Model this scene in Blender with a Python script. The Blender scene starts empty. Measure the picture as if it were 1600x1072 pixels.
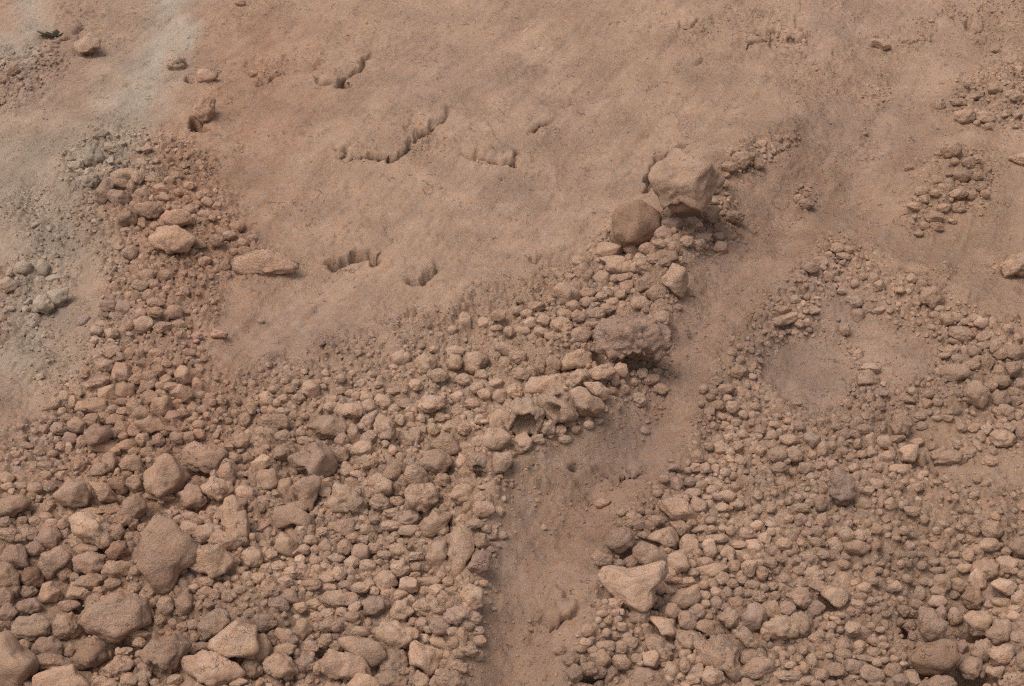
import bpy, math, random
import numpy as np

# ---------------------------------------------------------------- camera, light, exposure
C = bpy.context.scene
random.seed(7)
RNG = np.random.default_rng(11)
PITCH, SLOPE, DIST, FPX = math.radians(15), math.radians(25), 6.0, 50 / 36 * 1600
FWD = np.array([0, math.cos(PITCH), -math.sin(PITCH)])
UPV = np.array([0, math.sin(PITCH), math.cos(PITCH)])
RGT = np.array([1.0, 0, 0])
TAN = np.array([0, math.cos(SLOPE), math.sin(SLOPE)])      # up the slope
NRM = np.array([0, -math.sin(SLOPE), math.cos(SLOPE)])     # out of the slope
CAM = -DIST * FWD

cd = bpy.data.cameras.new('camera')
cam = bpy.data.objects.new('camera', cd)
C.collection.objects.link(cam)
cd.lens, cd.sensor_width, cd.clip_start, cd.clip_end = 50, 36, .05, 400
cam.location = CAM
cam.rotation_euler = (math.pi / 2 - PITCH, 0, 0)
C.camera = cam

SUN_EL, SUN_AZ = math.radians(56), math.radians(-138)       # azimuth from +Y (uphill) towards +X
w = bpy.data.worlds.new('World')
C.world = w
w.use_nodes = True
nt = w.node_tree
sky = nt.nodes.new('ShaderNodeTexSky')
sky.sky_type = 'NISHITA'
sky.sun_disc = False
sky.sun_elevation = SUN_EL
sky.sun_rotation = SUN_AZ
sky.air_density, sky.dust_density, sky.ozone_density = 1.0, 3.0, 1.0
hs_ = nt.nodes.new('ShaderNodeHueSaturation')            # a veil of high cloud: the same sky, less blue
hs_.inputs['Saturation'].default_value = .35
nt.links.new(sky.outputs[0], hs_.inputs['Color'])
nt.links.new(hs_.outputs[0], nt.nodes['Background'].inputs[0])
nt.nodes['Background'].inputs[1].default_value = .12
sl = bpy.data.lights.new('sun', 'SUN')
sl.energy, sl.angle, sl.color = 1.35, math.radians(34), (1, .92, .82)
so = bpy.data.objects.new('sun', sl)
C.collection.objects.link(so)
from mathutils import Vector
sd = Vector((math.sin(SUN_AZ) * math.cos(SUN_EL), math.cos(SUN_AZ) * math.cos(SUN_EL), math.sin(SUN_EL)))
so.rotation_euler = (-sd).to_track_quat('-Z', 'Y').to_euler()
so.location = (0, 0, 20)
C.view_settings.view_transform = 'Standard'
C.view_settings.look = 'None'
C.view_settings.gamma = 1
C.view_settings.use_curve_mapping = False
C.view_settings.exposure = 0.56
C.render.engine = 'CYCLES'
C.cycles.max_bounces = 4
C.cycles.diffuse_bounces = 3
C.cycles.use_denoising = False
C.cycles.filter_width = 1.2

# ---------------------------------------------------------------- survey of the stones
# every large stone: photo tile (col,row of a 4x4 grid, coordinates in quarter pixels) | colour, texture, lift | name | short name | label | outline
BIG = """
0 0|p a .62|rock_slab|the jutting pale slab|thin pale smooth slab jutting out of the upper slope beside the grey streak, shadow beneath|465,270 560,212 640,250 612,300 572,338 500,345 488,310
0 0|t c .5|clay_clod|the knobbly clod under the grey streak|knobbly upright clod with a dark hollow at its foot, above the pebble fan|1200,700 1275,590 1340,610 1335,700 1280,775 1212,740
0 0|t c .3|clay_clod|the low crust clod|low crusty clod half sunk in the slope, just above the knobbly upright clod|1225,440 1300,430 1360,470 1320,520 1240,525
0 0|g c .5|boulder|the grey boulder|grey gritty boulder at the head of the pebble fan where the grey streak ends|495,960 545,900 605,922 655,1000 612,1060 540,1062 505,1020
0 1|m a .5|clay_clod|the blocky clod in the fan|blocky upright brown clod in the upper pebble fan below the grey boulder|610,100 660,50 710,90 712,170 660,208 605,180
0 1|t r .5|stone|the pointed brown stone|plump brown stone with a pointed side above the two pale boulders in the fan|860,205 930,180 1000,205 1030,245 980,300 910,295 870,260
0 1|p r .5|boulder|the smaller pale boulder|pale rounded boulder resting directly above the largest pale boulder of the fan|1010,290 1050,250 1130,238 1185,270 1190,320 1120,352 1040,345
0 1|p r .5|boulder|the largest pale boulder of the fan|largest pale streaked boulder in the pebble fan near the smooth slope|945,410 980,360 1080,343 1170,370 1215,430 1175,495 1070,515 975,485
0 1|t a .45|stone|the upright angular stone|dusty angular stone standing beside the two pale boulders of the fan|740,270 800,218 850,270 858,330 795,345 745,325
0 1|t r .5|stone|the egg-like stone|single egg-shaped tan stone lying alone below the dusty angular stone|762,500 790,462 840,460 872,500 862,535 810,552 772,540
0 1|t a .4|stone|the brown stone in the grey patch|brown angular stone sitting in the grey dust patch on the slope's edge|85,600 150,540 200,580 215,630 170,650 105,640
0 1|g r .5|stone|the grey egg stone|small grey egg-shaped stone beside the brown angular stone in the grey dust|222,600 245,550 290,555 310,600 290,655 240,650
0 1|g r .5|boulder|the upper of the two grey stones|dark grey rounded stone with a black gap under it, in the grey dust|295,770 350,725 410,745 430,800 380,840 335,850
0 1|g c .45|boulder|the lower grey stone|grey brown lump just downhill of the dark grey rounded stone|200,810 240,770 295,780 335,850 290,885 220,880
0 1|t a .35|rock_slab|the low slab in the grey dust|low pinkish slab half buried below the brown angular stone in grey dust|0,680 60,650 110,690 90,740 30,770 -20,750
1 1|p c .2|rock_slab|the layered slab|long layered pale slab lying at the foot of the smooth slope, shadow under its tip|-150,560 -20,500 110,495 200,560 270,590 270,620 120,640 -60,655 -150,630
2 1|b r .5|boulder|the round brown boulder|round brown mottled boulder tucked below the biggest block on the ridge|630,300 680,215 780,188 880,220 950,290 960,370 900,430 800,458 690,470 638,410
2 1|p a .5|stone|the pale ridge stone|pale lopsided stone at the ridge edge beside the smooth gully, mauve crumbs above|930,655 1000,595 1060,605 1100,680 1090,750 1015,772 955,720
2 1|p a .5|stone|the pale clod at the slope foot|pale boxy stone at the foot of the smooth slope where the ridge rubble begins|250,735 320,675 380,700 425,770 372,825 300,832 252,780
2 1|p r .45|stone|the pale cracked stone|pale rounded stone with a cracked lower edge in the ridge rubble|505,660 550,618 600,630 618,680 590,718 530,705
2 1|m r .5|stone|the mauve cracked stone|mauve grey rounded stone lying below a string of cracked crumbs on the ridge|785,680 830,640 900,645 928,690 880,740 800,750
2 1|m r .55|stone|the dark round stone|dark round stone wedged directly under the round brown boulder|690,480 720,445 780,445 812,490 790,530 720,522
2 1|p c .45|clay_clod|the pale knob on the rugged clod|pale crumbly knob standing just above the big rugged mauve clod|725,830 770,780 830,775 868,820 850,860 760,865
2 1|m c .6|boulder|the rugged mauve clod|big rugged mauve clod on the ridge with a dark overhang beneath it|560,980 620,930 740,905 860,930 930,990 960,1080 900,1150 780,1195 640,1190 545,1110
0 2|p c .5|stone|the pale crumbly stone on the stream|pale crumbly stone at the edge of the pebble stream below the grey dust|578,120 640,88 710,110 720,160 660,200 590,185
0 2|t a .5|stone|the boxy stone|boxy brown stone with a flat top in the middle of the pebble stream|722,255 780,245 835,260 840,330 790,350 725,320
0 2|t a .5|stone|the arched stone|arched brown stone with a dark crease beneath, beside the boxy stone|860,280 890,240 960,232 988,270 920,300 870,318
0 2|t a .5|stone|the ridged lump|large ridged brown lump with a folded front in the pebble stream|930,400 970,350 1040,325 1085,370 1075,440 1010,462 950,440
0 2|t a .5|stone|the faceted brown stone|wide faceted brown stone with cracks, beneath the ridged lump|862,490 930,455 1000,462 1038,520 980,550 920,562 880,530
0 2|m r .55|boulder|the round boulder of the stream|big round brown boulder at the lower side of the pebble stream|528,560 600,508 680,520 712,570 665,622 580,658 538,630
0 2|t s .45|stone|the oblong stone|long oblong stone lying level among the middle stones of the stream|658,480 700,448 780,450 790,490 740,515 680,510
0 2|p r .6|stone|the stone with a dark spot|small pale round stone with a dark spot on its face|842,590 870,562 915,565 928,605 900,645 860,640
0 2|t r .5|stone|the round stone uphill of the great boulder|well rounded brown stone just uphill of the great lower boulder|745,760 790,705 850,700 893,750 880,800 820,812 765,800
0 2|b r .5|stone|the dark round stone by the great boulder|dark round stone resting beside the great lower boulder|690,870 720,828 780,828 818,870 800,930 740,945 700,920
0 2|t a .55|boulder|the great boulder|great tan boulder with a domed top, dark gap under its uphill side|893,890 930,790 1000,715 1090,698 1140,760 1168,840 1095,920 1010,960 930,962 895,925
0 2|t c .5|rock_slab|the crusty slab behind the great boulder|crusty layered slab bridging a dark gap behind the great boulder|1128,670 1220,620 1360,650 1420,700 1355,800 1230,795 1145,755
0 2|m c .5|clay_clod|the crumbly mauve clod|crumbly mauve clod filling the gap below the great boulder's crusty slab|1120,940 1180,870 1260,900 1310,980 1250,1045 1160,1030
0 2|t r .5|boulder|the rounded boulder beside the gap|tan rounded boulder at the far end of the crusty slab's gap|1358,800 1390,740 1450,735 1485,800 1480,880 1420,895 1370,850
0 2|t c .5|clay_clod|the lumpy stone under the gap|lumpy tan stone lying just below the dark gap of the crusty slab|1268,900 1330,845 1440,870 1475,930 1400,985 1300,960
0 2|t a .5|stone|the uphill-pointing wedge|sharp edged tan wedge stone pointing uphill below the lumpy stones|1360,1030 1450,950 1530,1000 1540,1072 1440,1120 1370,1090
0 2|t r .5|boulder|the plump boulder|plump brown boulder with a knob on top, near the edge of the photo|330,950 380,900 440,858 520,870 570,940 562,1010 480,1028 390,1012
0 2|t a .45|stone|the slanting stone|slanting grey tan stone beside the plump boulder with a knob|570,880 640,868 700,930 735,990 640,1012 590,950
0 2|t a .5|stone|the tall rough stone|tall rough tan stone standing between the slanting stone and the great boulder|770,1000 800,950 870,930 915,990 900,1060 850,1110 780,1090
0 2|t r .5|stone|the boulder at the photo's edge|broad tan boulder cut by the edge of the photo, uphill of the dark stones|-20,1010 60,950 150,940 190,990 150,1050 60,1085 -20,1080
1 2|t a .5|boulder|the shelf stone|rough shelf-like boulder with an overhanging lip in the middle rubble|312,520 400,448 480,450 562,520 540,590 480,612 400,590 350,540
1 2|t s .55|stone|the smooth rounded stone|smooth tilted oval stone leaning on the shelf-like boulder|555,525 600,490 640,540 662,600 612,642 570,625
1 2|m a .5|boulder|the split boulder|large two-humped grey brown boulder with a sharp central ridge|222,700 300,630 400,618 470,680 478,790 410,860 340,820 318,770 240,780
1 2|t a .5|rock_slab|the layered brick-like stone|brick-like layered stone lying above the smooth tilted oval stone|480,425 520,385 600,382 655,405 652,455 580,468 520,450
1 2|m c .45|clay_clod|the dark crumbly clod|dark crumbly clod between the oval stone and the mid rubble|630,510 690,440 750,430 740,520 700,570 650,545
1 2|p a .55|stone|the pale angular stone|flat-faced pale angular stone beside a dark gap in the central rubble|690,880 730,820 790,818 850,880 852,930 790,952 730,945
1 2|t a .5|stone|the dark-sided stone|wedge-shaped stone behind the flat-faced pale angular stone|790,800 870,728 915,790 905,860 868,897 800,840
1 2|t s .5|boulder|the smooth humped boulder|smooth humped boulder in the central rubble with a dark downhill edge|1085,640 1150,580 1240,558 1272,620 1272,690 1220,715 1130,685
1 2|t a .5|boulder|the pale faced boulder|pale faced boulder pressed against the smooth humped boulder|1020,720 1110,665 1180,680 1248,750 1195,800 1090,830 1030,795
1 2|m c .5|clay_clod|the clod with a mouth|mauve lumpy clod with a dark mouth-like hole, by the gully's edge|1315,770 1350,700 1430,690 1470,740 1440,800 1340,800
1 2|t s .5|boulder|the oval boulder at the gully edge|smooth oval boulder beside the clod with a dark mouth-like hole|1470,750 1510,690 1590,680 1605,740 1560,805 1490,800
1 2|t c .5|boulder|the cracked round clod|cracked round clod with wrinkled face in the lower central rubble|940,960 960,900 1040,870 1120,910 1132,990 1065,1060 980,1042
1 2|t r .5|boulder|the boulder by the wedge|rounded boulder just downhill of the two-humped boulder's near side|-20,830 40,785 100,790 145,840 130,930 60,942 -10,915
1 2|t a .5|boulder|the tall worn boulder|tall worn boulder with a flat top downhill of the two-humped boulder|245,890 290,820 350,822 402,880 382,960 350,1050 290,1012 258,950
1 2|t c .4|boulder|the buried broad boulder|broad dusty boulder half buried below the pale angular stone|445,1000 480,910 560,883 640,930 692,1000 640,1062 480,1062
1 2|p r .5|stone|the pale oval of the upper rubble|pale oval stone at the upper edge of the central rubble|1190,120 1220,70 1280,80 1298,130 1270,170 1215,170
1 2|t r .5|boulder|the double boulder|knobbly double boulder beside the pale oval stone of the upper rubble|1298,110 1320,60 1400,40 1450,90 1430,150 1350,205 1300,160
1 2|t c .4|clay_clod|the big dusty lump|big dusty wrinkled lump in the crumbs above the clod with a mouth|735,520 780,450 850,470 870,560 850,620 780,615 740,570
2 2|p r .55|boulder|the pale capped stone|pale smooth capped stone just below the rugged mauve clod|300,130 340,60 430,38 498,65 482,120 420,160 340,168
2 2|t c .45|clay_clod|the sandy lump|sandy lump between the pale capped stone and the split block|345,260 370,200 440,160 480,210 440,260 380,292
2 2|t c .5|clay_clod|the clod row|crumbly sandy clod bordering the fine pebbles under the rugged mauve clod|478,190 530,148 612,130 638,185 600,232 500,235
2 2|p a .6|rock_slab|the split block|pale smooth split block with a crack behind it, on the ridge edge|358,320 420,268 470,290 540,350 568,405 485,440 420,468 380,385
2 2|p s .5|stone|the broken half|broken off half lying behind the crack of the pale split block|465,260 540,243 602,290 612,350 572,368 505,312
2 2|t c .6|clay_clod|the hollow clod|hollow shell-like clod with a deep dark cave facing downhill|0,400 40,355 120,355 190,420 198,500 140,565 50,570 0,500
2 2|t c .55|clay_clod|the broken shell clod|broken shell clod with a jagged dark hole beside the split block|155,390 180,340 265,345 360,390 412,455 350,505 250,500 195,455
2 2|t c .35|clay_clod|the broad embedded clod|broad dusty clod embedded just uphill of the broken shell clods|80,270 160,210 280,205 330,250 300,300 180,325 100,310
2 1|t a 1.0|boulder|the biggest block|biggest block on the ridge top, tan flat faces, deep black shadow under it|885,0 915,-50 1050,-105 1150,-80 1248,-5 1262,80 1225,200 1150,255 1040,252 940,210 885,130
3 1|p c .85|clay_clod|the lone crusty clod|lone crusty clod in smooth dirt, cut by the edge of the photo|1465,600 1500,535 1560,508 1650,515 1660,620 1600,645 1540,640 1480,640
3 1|t r .5|stone|the round stone of the far bank|round tan stone in the narrow stone band on the upper bank|1068,920 1090,885 1140,880 1165,920 1150,962 1095,965
3 1|p r .45|stone|the pale stone of the far bank|pale oval stone half buried further along the upper stone band|1278,930 1320,905 1380,920 1385,965 1340,980 1290,965
3 2|t r .5|boulder|the round boulder of the far bank|round dark-sided boulder on the edge of the far bank of stones|1218,310 1250,245 1320,238 1372,290 1372,360 1320,402 1240,372
3 2|t c .45|boulder|the lumpy neighbour|lumpy clod pressed against the round boulder on the far bank|1385,340 1430,290 1500,300 1520,360 1470,390 1400,395
3 2|t a .5|stone|the high stone of the far bank|flat-topped stone above the round boulder on the far bank|1475,170 1500,120 1570,118 1582,170 1550,220 1500,218
3 2|m c .55|boulder|the rough mauve boulder|large rough mauve boulder standing upright in the gravel of the far bank|378,830 440,798 512,830 532,900 548,960 490,1015 418,990 383,920
3 2|t c .45|clay_clod|the crumbly clod in the gravel|crumbly rounded clod in the gravel below the bare sandy hollow|750,510 790,450 860,450 900,510 870,575 790,575
3 2|p a .55|stone|the pale boxy stone|pale boxy stone with a flat top in the far bank gravel|808,668 850,640 942,643 950,690 900,742 835,738
3 2|m a .5|stone|the mauve wedge|mauve wedge stone in the fine gravel bordering the bare hollow|218,570 265,550 325,590 320,635 270,645 235,610
0 3|m a .5|boulder|the dark boulder at the edge|dark brown boulder in shade near the photo's lower side edge|5,270 40,208 120,198 190,258 182,325 90,328 30,305
0 3|p a .55|boulder|the pitted tan boulder|pitted pale tan boulder leaning uphill among the dark shaded stones|235,310 290,230 380,188 432,250 432,325 350,372 280,385 240,352
0 3|b r .6|stone|the dark round stone|dark ball-shaped stone in shade below the dark brown boulder|130,390 160,335 230,330 270,385 265,440 210,468 150,440
0 3|t r .5|boulder|the domed boulder at the edge|domed boulder at the very edge beside the dark ball-shaped stone|-40,400 0,310 70,312 122,380 118,450 40,480 -40,470
0 3|m c .5|clay_clod|the shaded mauve rubble|mauve crumbling clod in shade above the long grey crust|75,590 130,540 220,520 258,570 230,610 120,640
0 3|p s .45|stone|the smooth standing stone|smooth tan stone standing half buried above the long grey crust|235,500 270,425 330,418 370,480 345,550 275,572
0 3|p a .5|stone|the pale crag|small pale craggy stone above the broad grey-edged boulder|420,500 455,430 520,435 558,490 530,530 440,540
0 3|t c .5|boulder|the wide tan lump|wide tan lump with uneven top, uphill of the pale oblong stone|438,290 480,250 560,228 650,270 655,340 560,378 480,355
0 3|p a .55|stone|the pale oblong stone|pale oblong stone with a flat top beside the huge buried boulder|635,370 680,298 760,278 812,310 792,370 700,402
0 3|p c .55|boulder|the tall pale crag|tall pale lumpy crag standing uphill of the small knob stone|458,100 470,10 560,-30 640,20 700,100 725,170 655,215 570,165 490,132
0 3|t r .6|stone|the knob stone|small knob stone with a dimple resting against the tall pale crag|668,100 695,62 760,62 785,110 750,168 690,155
0 3|b a .5|stone|the dark folded stone|dark folded stone under the small dimpled knob stone|660,225 740,160 800,188 838,238 792,280 700,272
0 3|t s .26|boulder|the huge buried boulder|huge dusty egg-like boulder sunk into the crumbs, widest of all near the bottom|858,215 900,110 1000,68 1100,100 1182,160 1212,240 1172,330 1132,440 1080,512 970,512 918,420 885,300
0 3|p a .58|boulder|the pale smooth boulder|pale clean many-faced boulder beside the huge buried boulder|1188,300 1240,218 1370,188 1432,240 1468,310 1442,382 1340,392 1240,362
0 3|t a .5|boulder|the high square boulder|square-shouldered tan boulder uphill of the pale many-faced boulder|1368,60 1400,-10 1530,-22 1562,60 1532,152 1470,152
0 3|p s .5|boulder|the broad grey-edged boulder|broad domed boulder with a grey edge and a black gap beneath it|545,660 590,588 700,518 850,488 932,540 922,680 830,762 760,802 640,762 558,722
0 3|g c .5|rock_slab|the long grey crust|long grey crusty slab above a black gap near the lower corner|62,700 110,640 240,620 325,680 312,745 200,792 80,765
0 3|t c .5|boulder|the lump joined to the crust|rounded brown lump joined to the end of the long grey crust|312,700 350,630 450,625 508,680 500,740 420,775 330,755
0 3|t r .58|boulder|the oval boulder in the corner|clean oval tan boulder under the long grey crust|185,830 240,770 330,758 392,820 382,882 280,893 198,870
0 3|b r .6|boulder|the dark boulder|dark round crumbly boulder sitting in a black hollow near the bottom|448,900 500,820 590,778 655,820 668,900 612,962 530,988 468,960
0 3|t a .5|boulder|the corner boulder|massive cracked boulder filling the lower corner of the photo|-60,740 40,760 120,860 210,900 215,1010 150,1090 -60,1110
0 3|p a .5|boulder|the pale bottom boulder|broad pale boulder at the bottom edge beside the corner boulder|208,1030 340,965 460,955 560,1040 600,1100 220,1110
0 3|t c .5|clay_clod|the curled clod|curled knobbly clod with pale knobs downhill of the broad domed boulder|650,970 720,880 800,888 832,940 780,1012 700,1025
0 3|t c .32|clay_clod|the wide crumb mound|wide undercut mound of packed crumbs below the huge buried boulder|880,880 960,780 1110,760 1180,820 1130,900 1110,980 1000,1030 930,950
0 3|g c .55|boulder|the dark seamed boulder|seamed grey brown boulder with a dark crack at its side|1238,700 1300,608 1400,598 1452,660 1370,752 1280,792
0 3|p a .5|boulder|the great peaked boulder|great peaked tan boulder beside the seamed grey brown boulder|1320,800 1400,720 1500,640 1600,700 1665,830 1600,925 1500,912 1410,890
0 3|p c .5|rock_slab|the pale broken slab|long pale broken slab below the great peaked boulder|1155,890 1280,858 1420,900 1530,985 1500,1040 1340,1075 1200,1030 1135,940
1 3|t a .6|rock_slab|the flat ledge stone|flat-faced ledge stone jutting over its own shadow in dusty ground|120,30 140,-40 240,-72 320,-20 342,70 240,92 140,72
1 3|t a .5|boulder|the leaning boulder|long leaning boulder pointing uphill beside the pillar stone|1022,100 1060,20 1130,-35 1232,0 1185,80 1112,142 1050,132
1 3|t a .5|boulder|the pillar stone|tall pillar-like stone standing upright at the gully's edge|1208,230 1215,130 1290,88 1352,130 1372,210 1320,300 1332,370 1240,402 1212,340
1 3|t s .4|boulder|the dusty slab by the pillar|dusty upright slab half buried beside the tall pillar-like stone|1073,260 1100,190 1190,158 1208,260 1192,350 1110,362
1 3|m c .55|stone|the crumbly stone by the pillar|crumbly pitted stone wedged between the pillar and the smooth gully|1322,330 1370,260 1420,208 1462,260 1452,332 1400,377
1 3|p a .6|stone|the pale kite stone|pale kite-shaped stone standing at the edge of the smooth gully|1272,490 1330,450 1420,478 1417,560 1382,617 1310,582
1 3|p c .5|stone|the pitted pale clod|pitted clod with a pale cap in the fine crumbs mid-slope|830,330 860,285 940,282 968,330 930,398 860,398
1 3|t c .4|clay_clod|the wide dusty crust|wide dusty crust lying in the crumbs above the smooth ovoid boulder|400,530 460,480 580,478 660,515 620,565 480,575
1 3|m c .5|clay_clod|the cracked grey lump|cracked grey brown lump with crumbs, beside the wide dusty crust|660,550 720,500 800,520 835,580 770,640 680,635
1 3|t c .5|clay_clod|the dusty lump|dusty broken lump in the middle of the crumbs near the gully side|835,600 880,540 940,530 985,600 930,670 850,660
1 3|t a .55|stone|the sharp oval chip|clean lozenge-shaped stone beside the small round stone at the gully side|1088,770 1140,753 1190,790 1212,850 1140,857 1105,815
1 3|p c .5|boulder|the frosted clod|large pale knobbly clod touching the smooth ovoid boulder|748,750 800,688 880,678 980,730 1022,742 960,825 870,882 800,832
1 3|p s .62|boulder|the smooth ovoid boulder|smooth ovoid boulder with a pale top and dark lower end|528,792 600,758 700,770 780,820 832,880 790,942 730,962 660,882 560,852
1 3|p s .45|stone|the pale cap stone|pale cap-shaped stone sitting behind the smooth ovoid boulder|598,740 620,693 700,710 727,760 640,772
1 3|t r .5|stone|the leaning egg stone|leaning egg stone just above the pale ribbed oval stone|228,740 258,650 320,653 347,720 302,802 258,782
1 3|p r .58|stone|the pale ribbed stone|pale ribbed oval stone resting on a small pale stone|118,750 140,708 210,718 268,780 242,822 170,812
1 3|t c .5|boulder|the worn bottom boulder|worn boulder near the bottom below the pale ribbed oval stone|48,930 110,858 230,898 272,980 202,1032 80,1002
1 3|t c .5|boulder|the big crumb boulder|big crumbly domed boulder at the bottom below the smooth ovoid boulder|395,930 440,890 540,868 640,880 720,970 705,1030 500,1030 420,1000
1 3|p r .55|boulder|the bottom dome|smooth pale dome cut by the bottom edge of the photo|565,1065 640,998 720,998 785,1065 770,1120 590,1120
1 3|p a .6|boulder|the clean tan boulder|clean tan many-sided boulder near the bottom of the gully's near side|957,880 1010,818 1110,818 1147,880 1142,960 1090,1012 1030,962 960,932
1 3|p a .5|stone|the pale cube|pale squarish stone just below the clean tan many-sided boulder|972,1010 1010,978 1070,1010 1092,1072 1030,1100 985,1072
1 3|t c .5|boulder|the rounded bottom clod|rounded crusty clod at the bottom edge nearest the gully|1135,1020 1180,980 1270,990 1300,1045 1260,1090 1150,1090
2 3|m r .58|boulder|the mauve boulder|smooth mauve boulder at the upper rim of the far bank's stones|588,190 620,88 700,78 772,120 762,200 682,242 620,216
2 3|p a .55|stone|the pale rough stone|pale rough stone perched alone on the gully's far rim|488,262 540,228 620,258 624,320 560,342 520,300
2 3|t r .6|boulder|the tan loaf|loaf-shaped tan boulder just uphill of the triangular block|748,210 800,163 880,178 962,260 952,322 830,338 780,290
2 3|t a .5|boulder|the ridge-backed boulder|ridge-backed tan boulder behind the loaf-shaped boulder|858,150 950,78 1000,83 1052,170 1032,208 940,192
2 3|t a .5|stone|the layered stone|layered tan stone at the uphill end of the ridge-backed boulder|975,40 1040,30 1110,80 1115,130 1060,150 1020,110
2 3|t r .6|stone|the ball stone|ball-shaped tan stone beside the loaf-shaped boulder|963,280 1020,228 1070,228 1107,300 1092,352 1030,367 970,322
2 3|p a .62|rock_slab|the triangular block|big pale triangular block with a flat top and sharp shaded side|555,385 620,362 700,360 830,345 930,328 962,380 890,450 882,530 800,622 720,592 650,530 565,450
2 3|t s .45|boulder|the slanted boulder|slanted flat boulder downhill of the triangular block's tip|972,550 1060,480 1170,428 1182,510 1120,592 1080,602
2 3|t a .55|stone|the hexagonal stone|small six-sided tan stone under the slanted flat boulder|963,600 985,558 1030,562 1065,610 1030,650 980,645
2 3|p a .6|stone|the pale broken stone|pale sharp broken stone with a jagged side below the triangular block|858,650 950,638 1027,660 1032,750 1000,787 925,722
2 3|t a .55|stone|the wedge by the pale broken stone|flat-topped wedge stone beyond the pale sharp broken stone|1132,710 1180,663 1270,663 1313,740 1240,772
2 3|t r .5|boulder|the many-faced boulder|dusty many-faced boulder above the big forked slab|1283,640 1350,578 1430,620 1432,692 1350,722
2 3|m r .5|boulder|the tall mauve boulder|tall rounded mauve boulder above the crumbling plate|1448,620 1520,548 1582,590 1562,702 1520,732 1450,692
2 3|t c .55|rock_slab|the forked slab|big forked crusty slab at the bottom of the far bank|1158,820 1240,768 1340,748 1420,820 1402,920 1462,1010 1400,1062 1320,982 1200,932
2 3|t c .6|clay_clod|the crumbling plate|crumbling tilted plate with ragged edges beside the forked slab|1365,730 1450,708 1520,770 1582,830 1552,872 1450,812
2 3|t a .55|boulder|the bent stone|bent saddle-shaped stone above the pale round stone of the bottom rubble|815,790 860,753 960,778 1032,832 960,852 870,872
2 3|p r .6|stone|the pale round stone|pale ball-like stone at the bottom of the gully's far side|610,920 640,878 710,875 748,920 720,970 650,975
2 3|t s .5|boulder|the sloping bottom boulder|long sloping boulder cut by the bottom edge below the pale ball-like stone|738,1000 770,935 900,978 1005,1065 960,1110 760,1100
2 3|t r .5|stone|the dark-based stone|rounded upright stone beside the long sloping bottom boulder|945,970 975,925 1030,920 1055,980 1020,1035 960,1020
3 3|t a .5|boulder|the angular leaning slab|angular leaning slab with a black gap behind it in the gravel|332,500 370,453 460,438 497,500 472,600 440,612 380,542
3 3|t c .5|boulder|the lumpy boulder by the slab|lumpy cracked boulder just beside the angular leaning slab|135,510 180,455 245,460 262,540 220,590 155,570
3 3|t r .52|boulder|the upper boulder of the shaded hollow|pale rounded boulder uphill on the far bank with a rough top|1330,90 1360,45 1430,42 1475,95 1450,145 1370,150
3 3|p r .62|boulder|the pale oval boulder|pale oval boulder with a notch above the shaded hollow|1388,430 1440,393 1510,398 1552,450 1500,515 1440,482
3 3|p r .6|stone|the pale flattened oval|pale flattened oval stone on the rim of the shaded hollow|990,545 1020,510 1090,505 1130,550 1080,585 1010,575
3 3|b c .55|boulder|the dark gritty ball|dark gritty ball-shaped boulder in the shaded hollow|1213,520 1250,465 1320,462 1347,530 1320,585 1250,588
3 3|t r .6|stone|the round stone over the gap|clean round stone between the tall egg boulder and the sandy boulder|1118,640 1130,590 1190,582 1222,640 1195,695 1140,700
3 3|t r .62|boulder|the tall egg boulder|tall egg-shaped boulder standing at the near side of the shaded hollow|938,650 958,588 1030,588 1112,660 1112,722 1060,782 990,802 948,740
3 3|t c .58|boulder|the sandy boulder|sandy ragged boulder overhanging the black gap of the hollow|1222,650 1270,598 1370,598 1435,650 1362,762 1280,742
3 3|t r .5|boulder|the shaded boulder|smooth broad boulder behind the sandy ragged boulder|1370,740 1420,660 1510,645 1535,720 1490,800 1400,810
3 3|b s .58|boulder|the broad brown boulder|broad brown speckled boulder, largest in the shaded hollow|878,890 950,820 1100,773 1182,810 1203,890 1150,962 1060,1003 950,982
3 3|t c .5|boulder|the cracked boulder of the hollow|cracked clod boulder between the broad brown boulder and the pale beaked stone|1268,860 1310,790 1380,782 1405,840 1370,925 1290,910
3 3|p r .62|boulder|the pale beaked stone|pale rounded stone with a small beak near the lower corner|1373,880 1410,828 1530,812 1553,860 1502,932 1420,948
3 3|p a .6|stone|the pale flat wedge|pale flat wedge stone just under the pale beaked stone|1348,980 1380,953 1467,953 1462,1032 1400,1012
3 3|t r .5|boulder|the last bottom boulder|smooth boulder top cut by the bottom edge beneath the broad brown boulder|975,1060 1050,1010 1120,1008 1195,1060 1170,1110 1000,1110
3 3|t r .5|boulder|the gritty boulder at the far edge|gritty round boulder cut by the side edge of the far bank|1503,200 1530,135 1610,125 1640,200 1610,268 1540,265
"""
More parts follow.
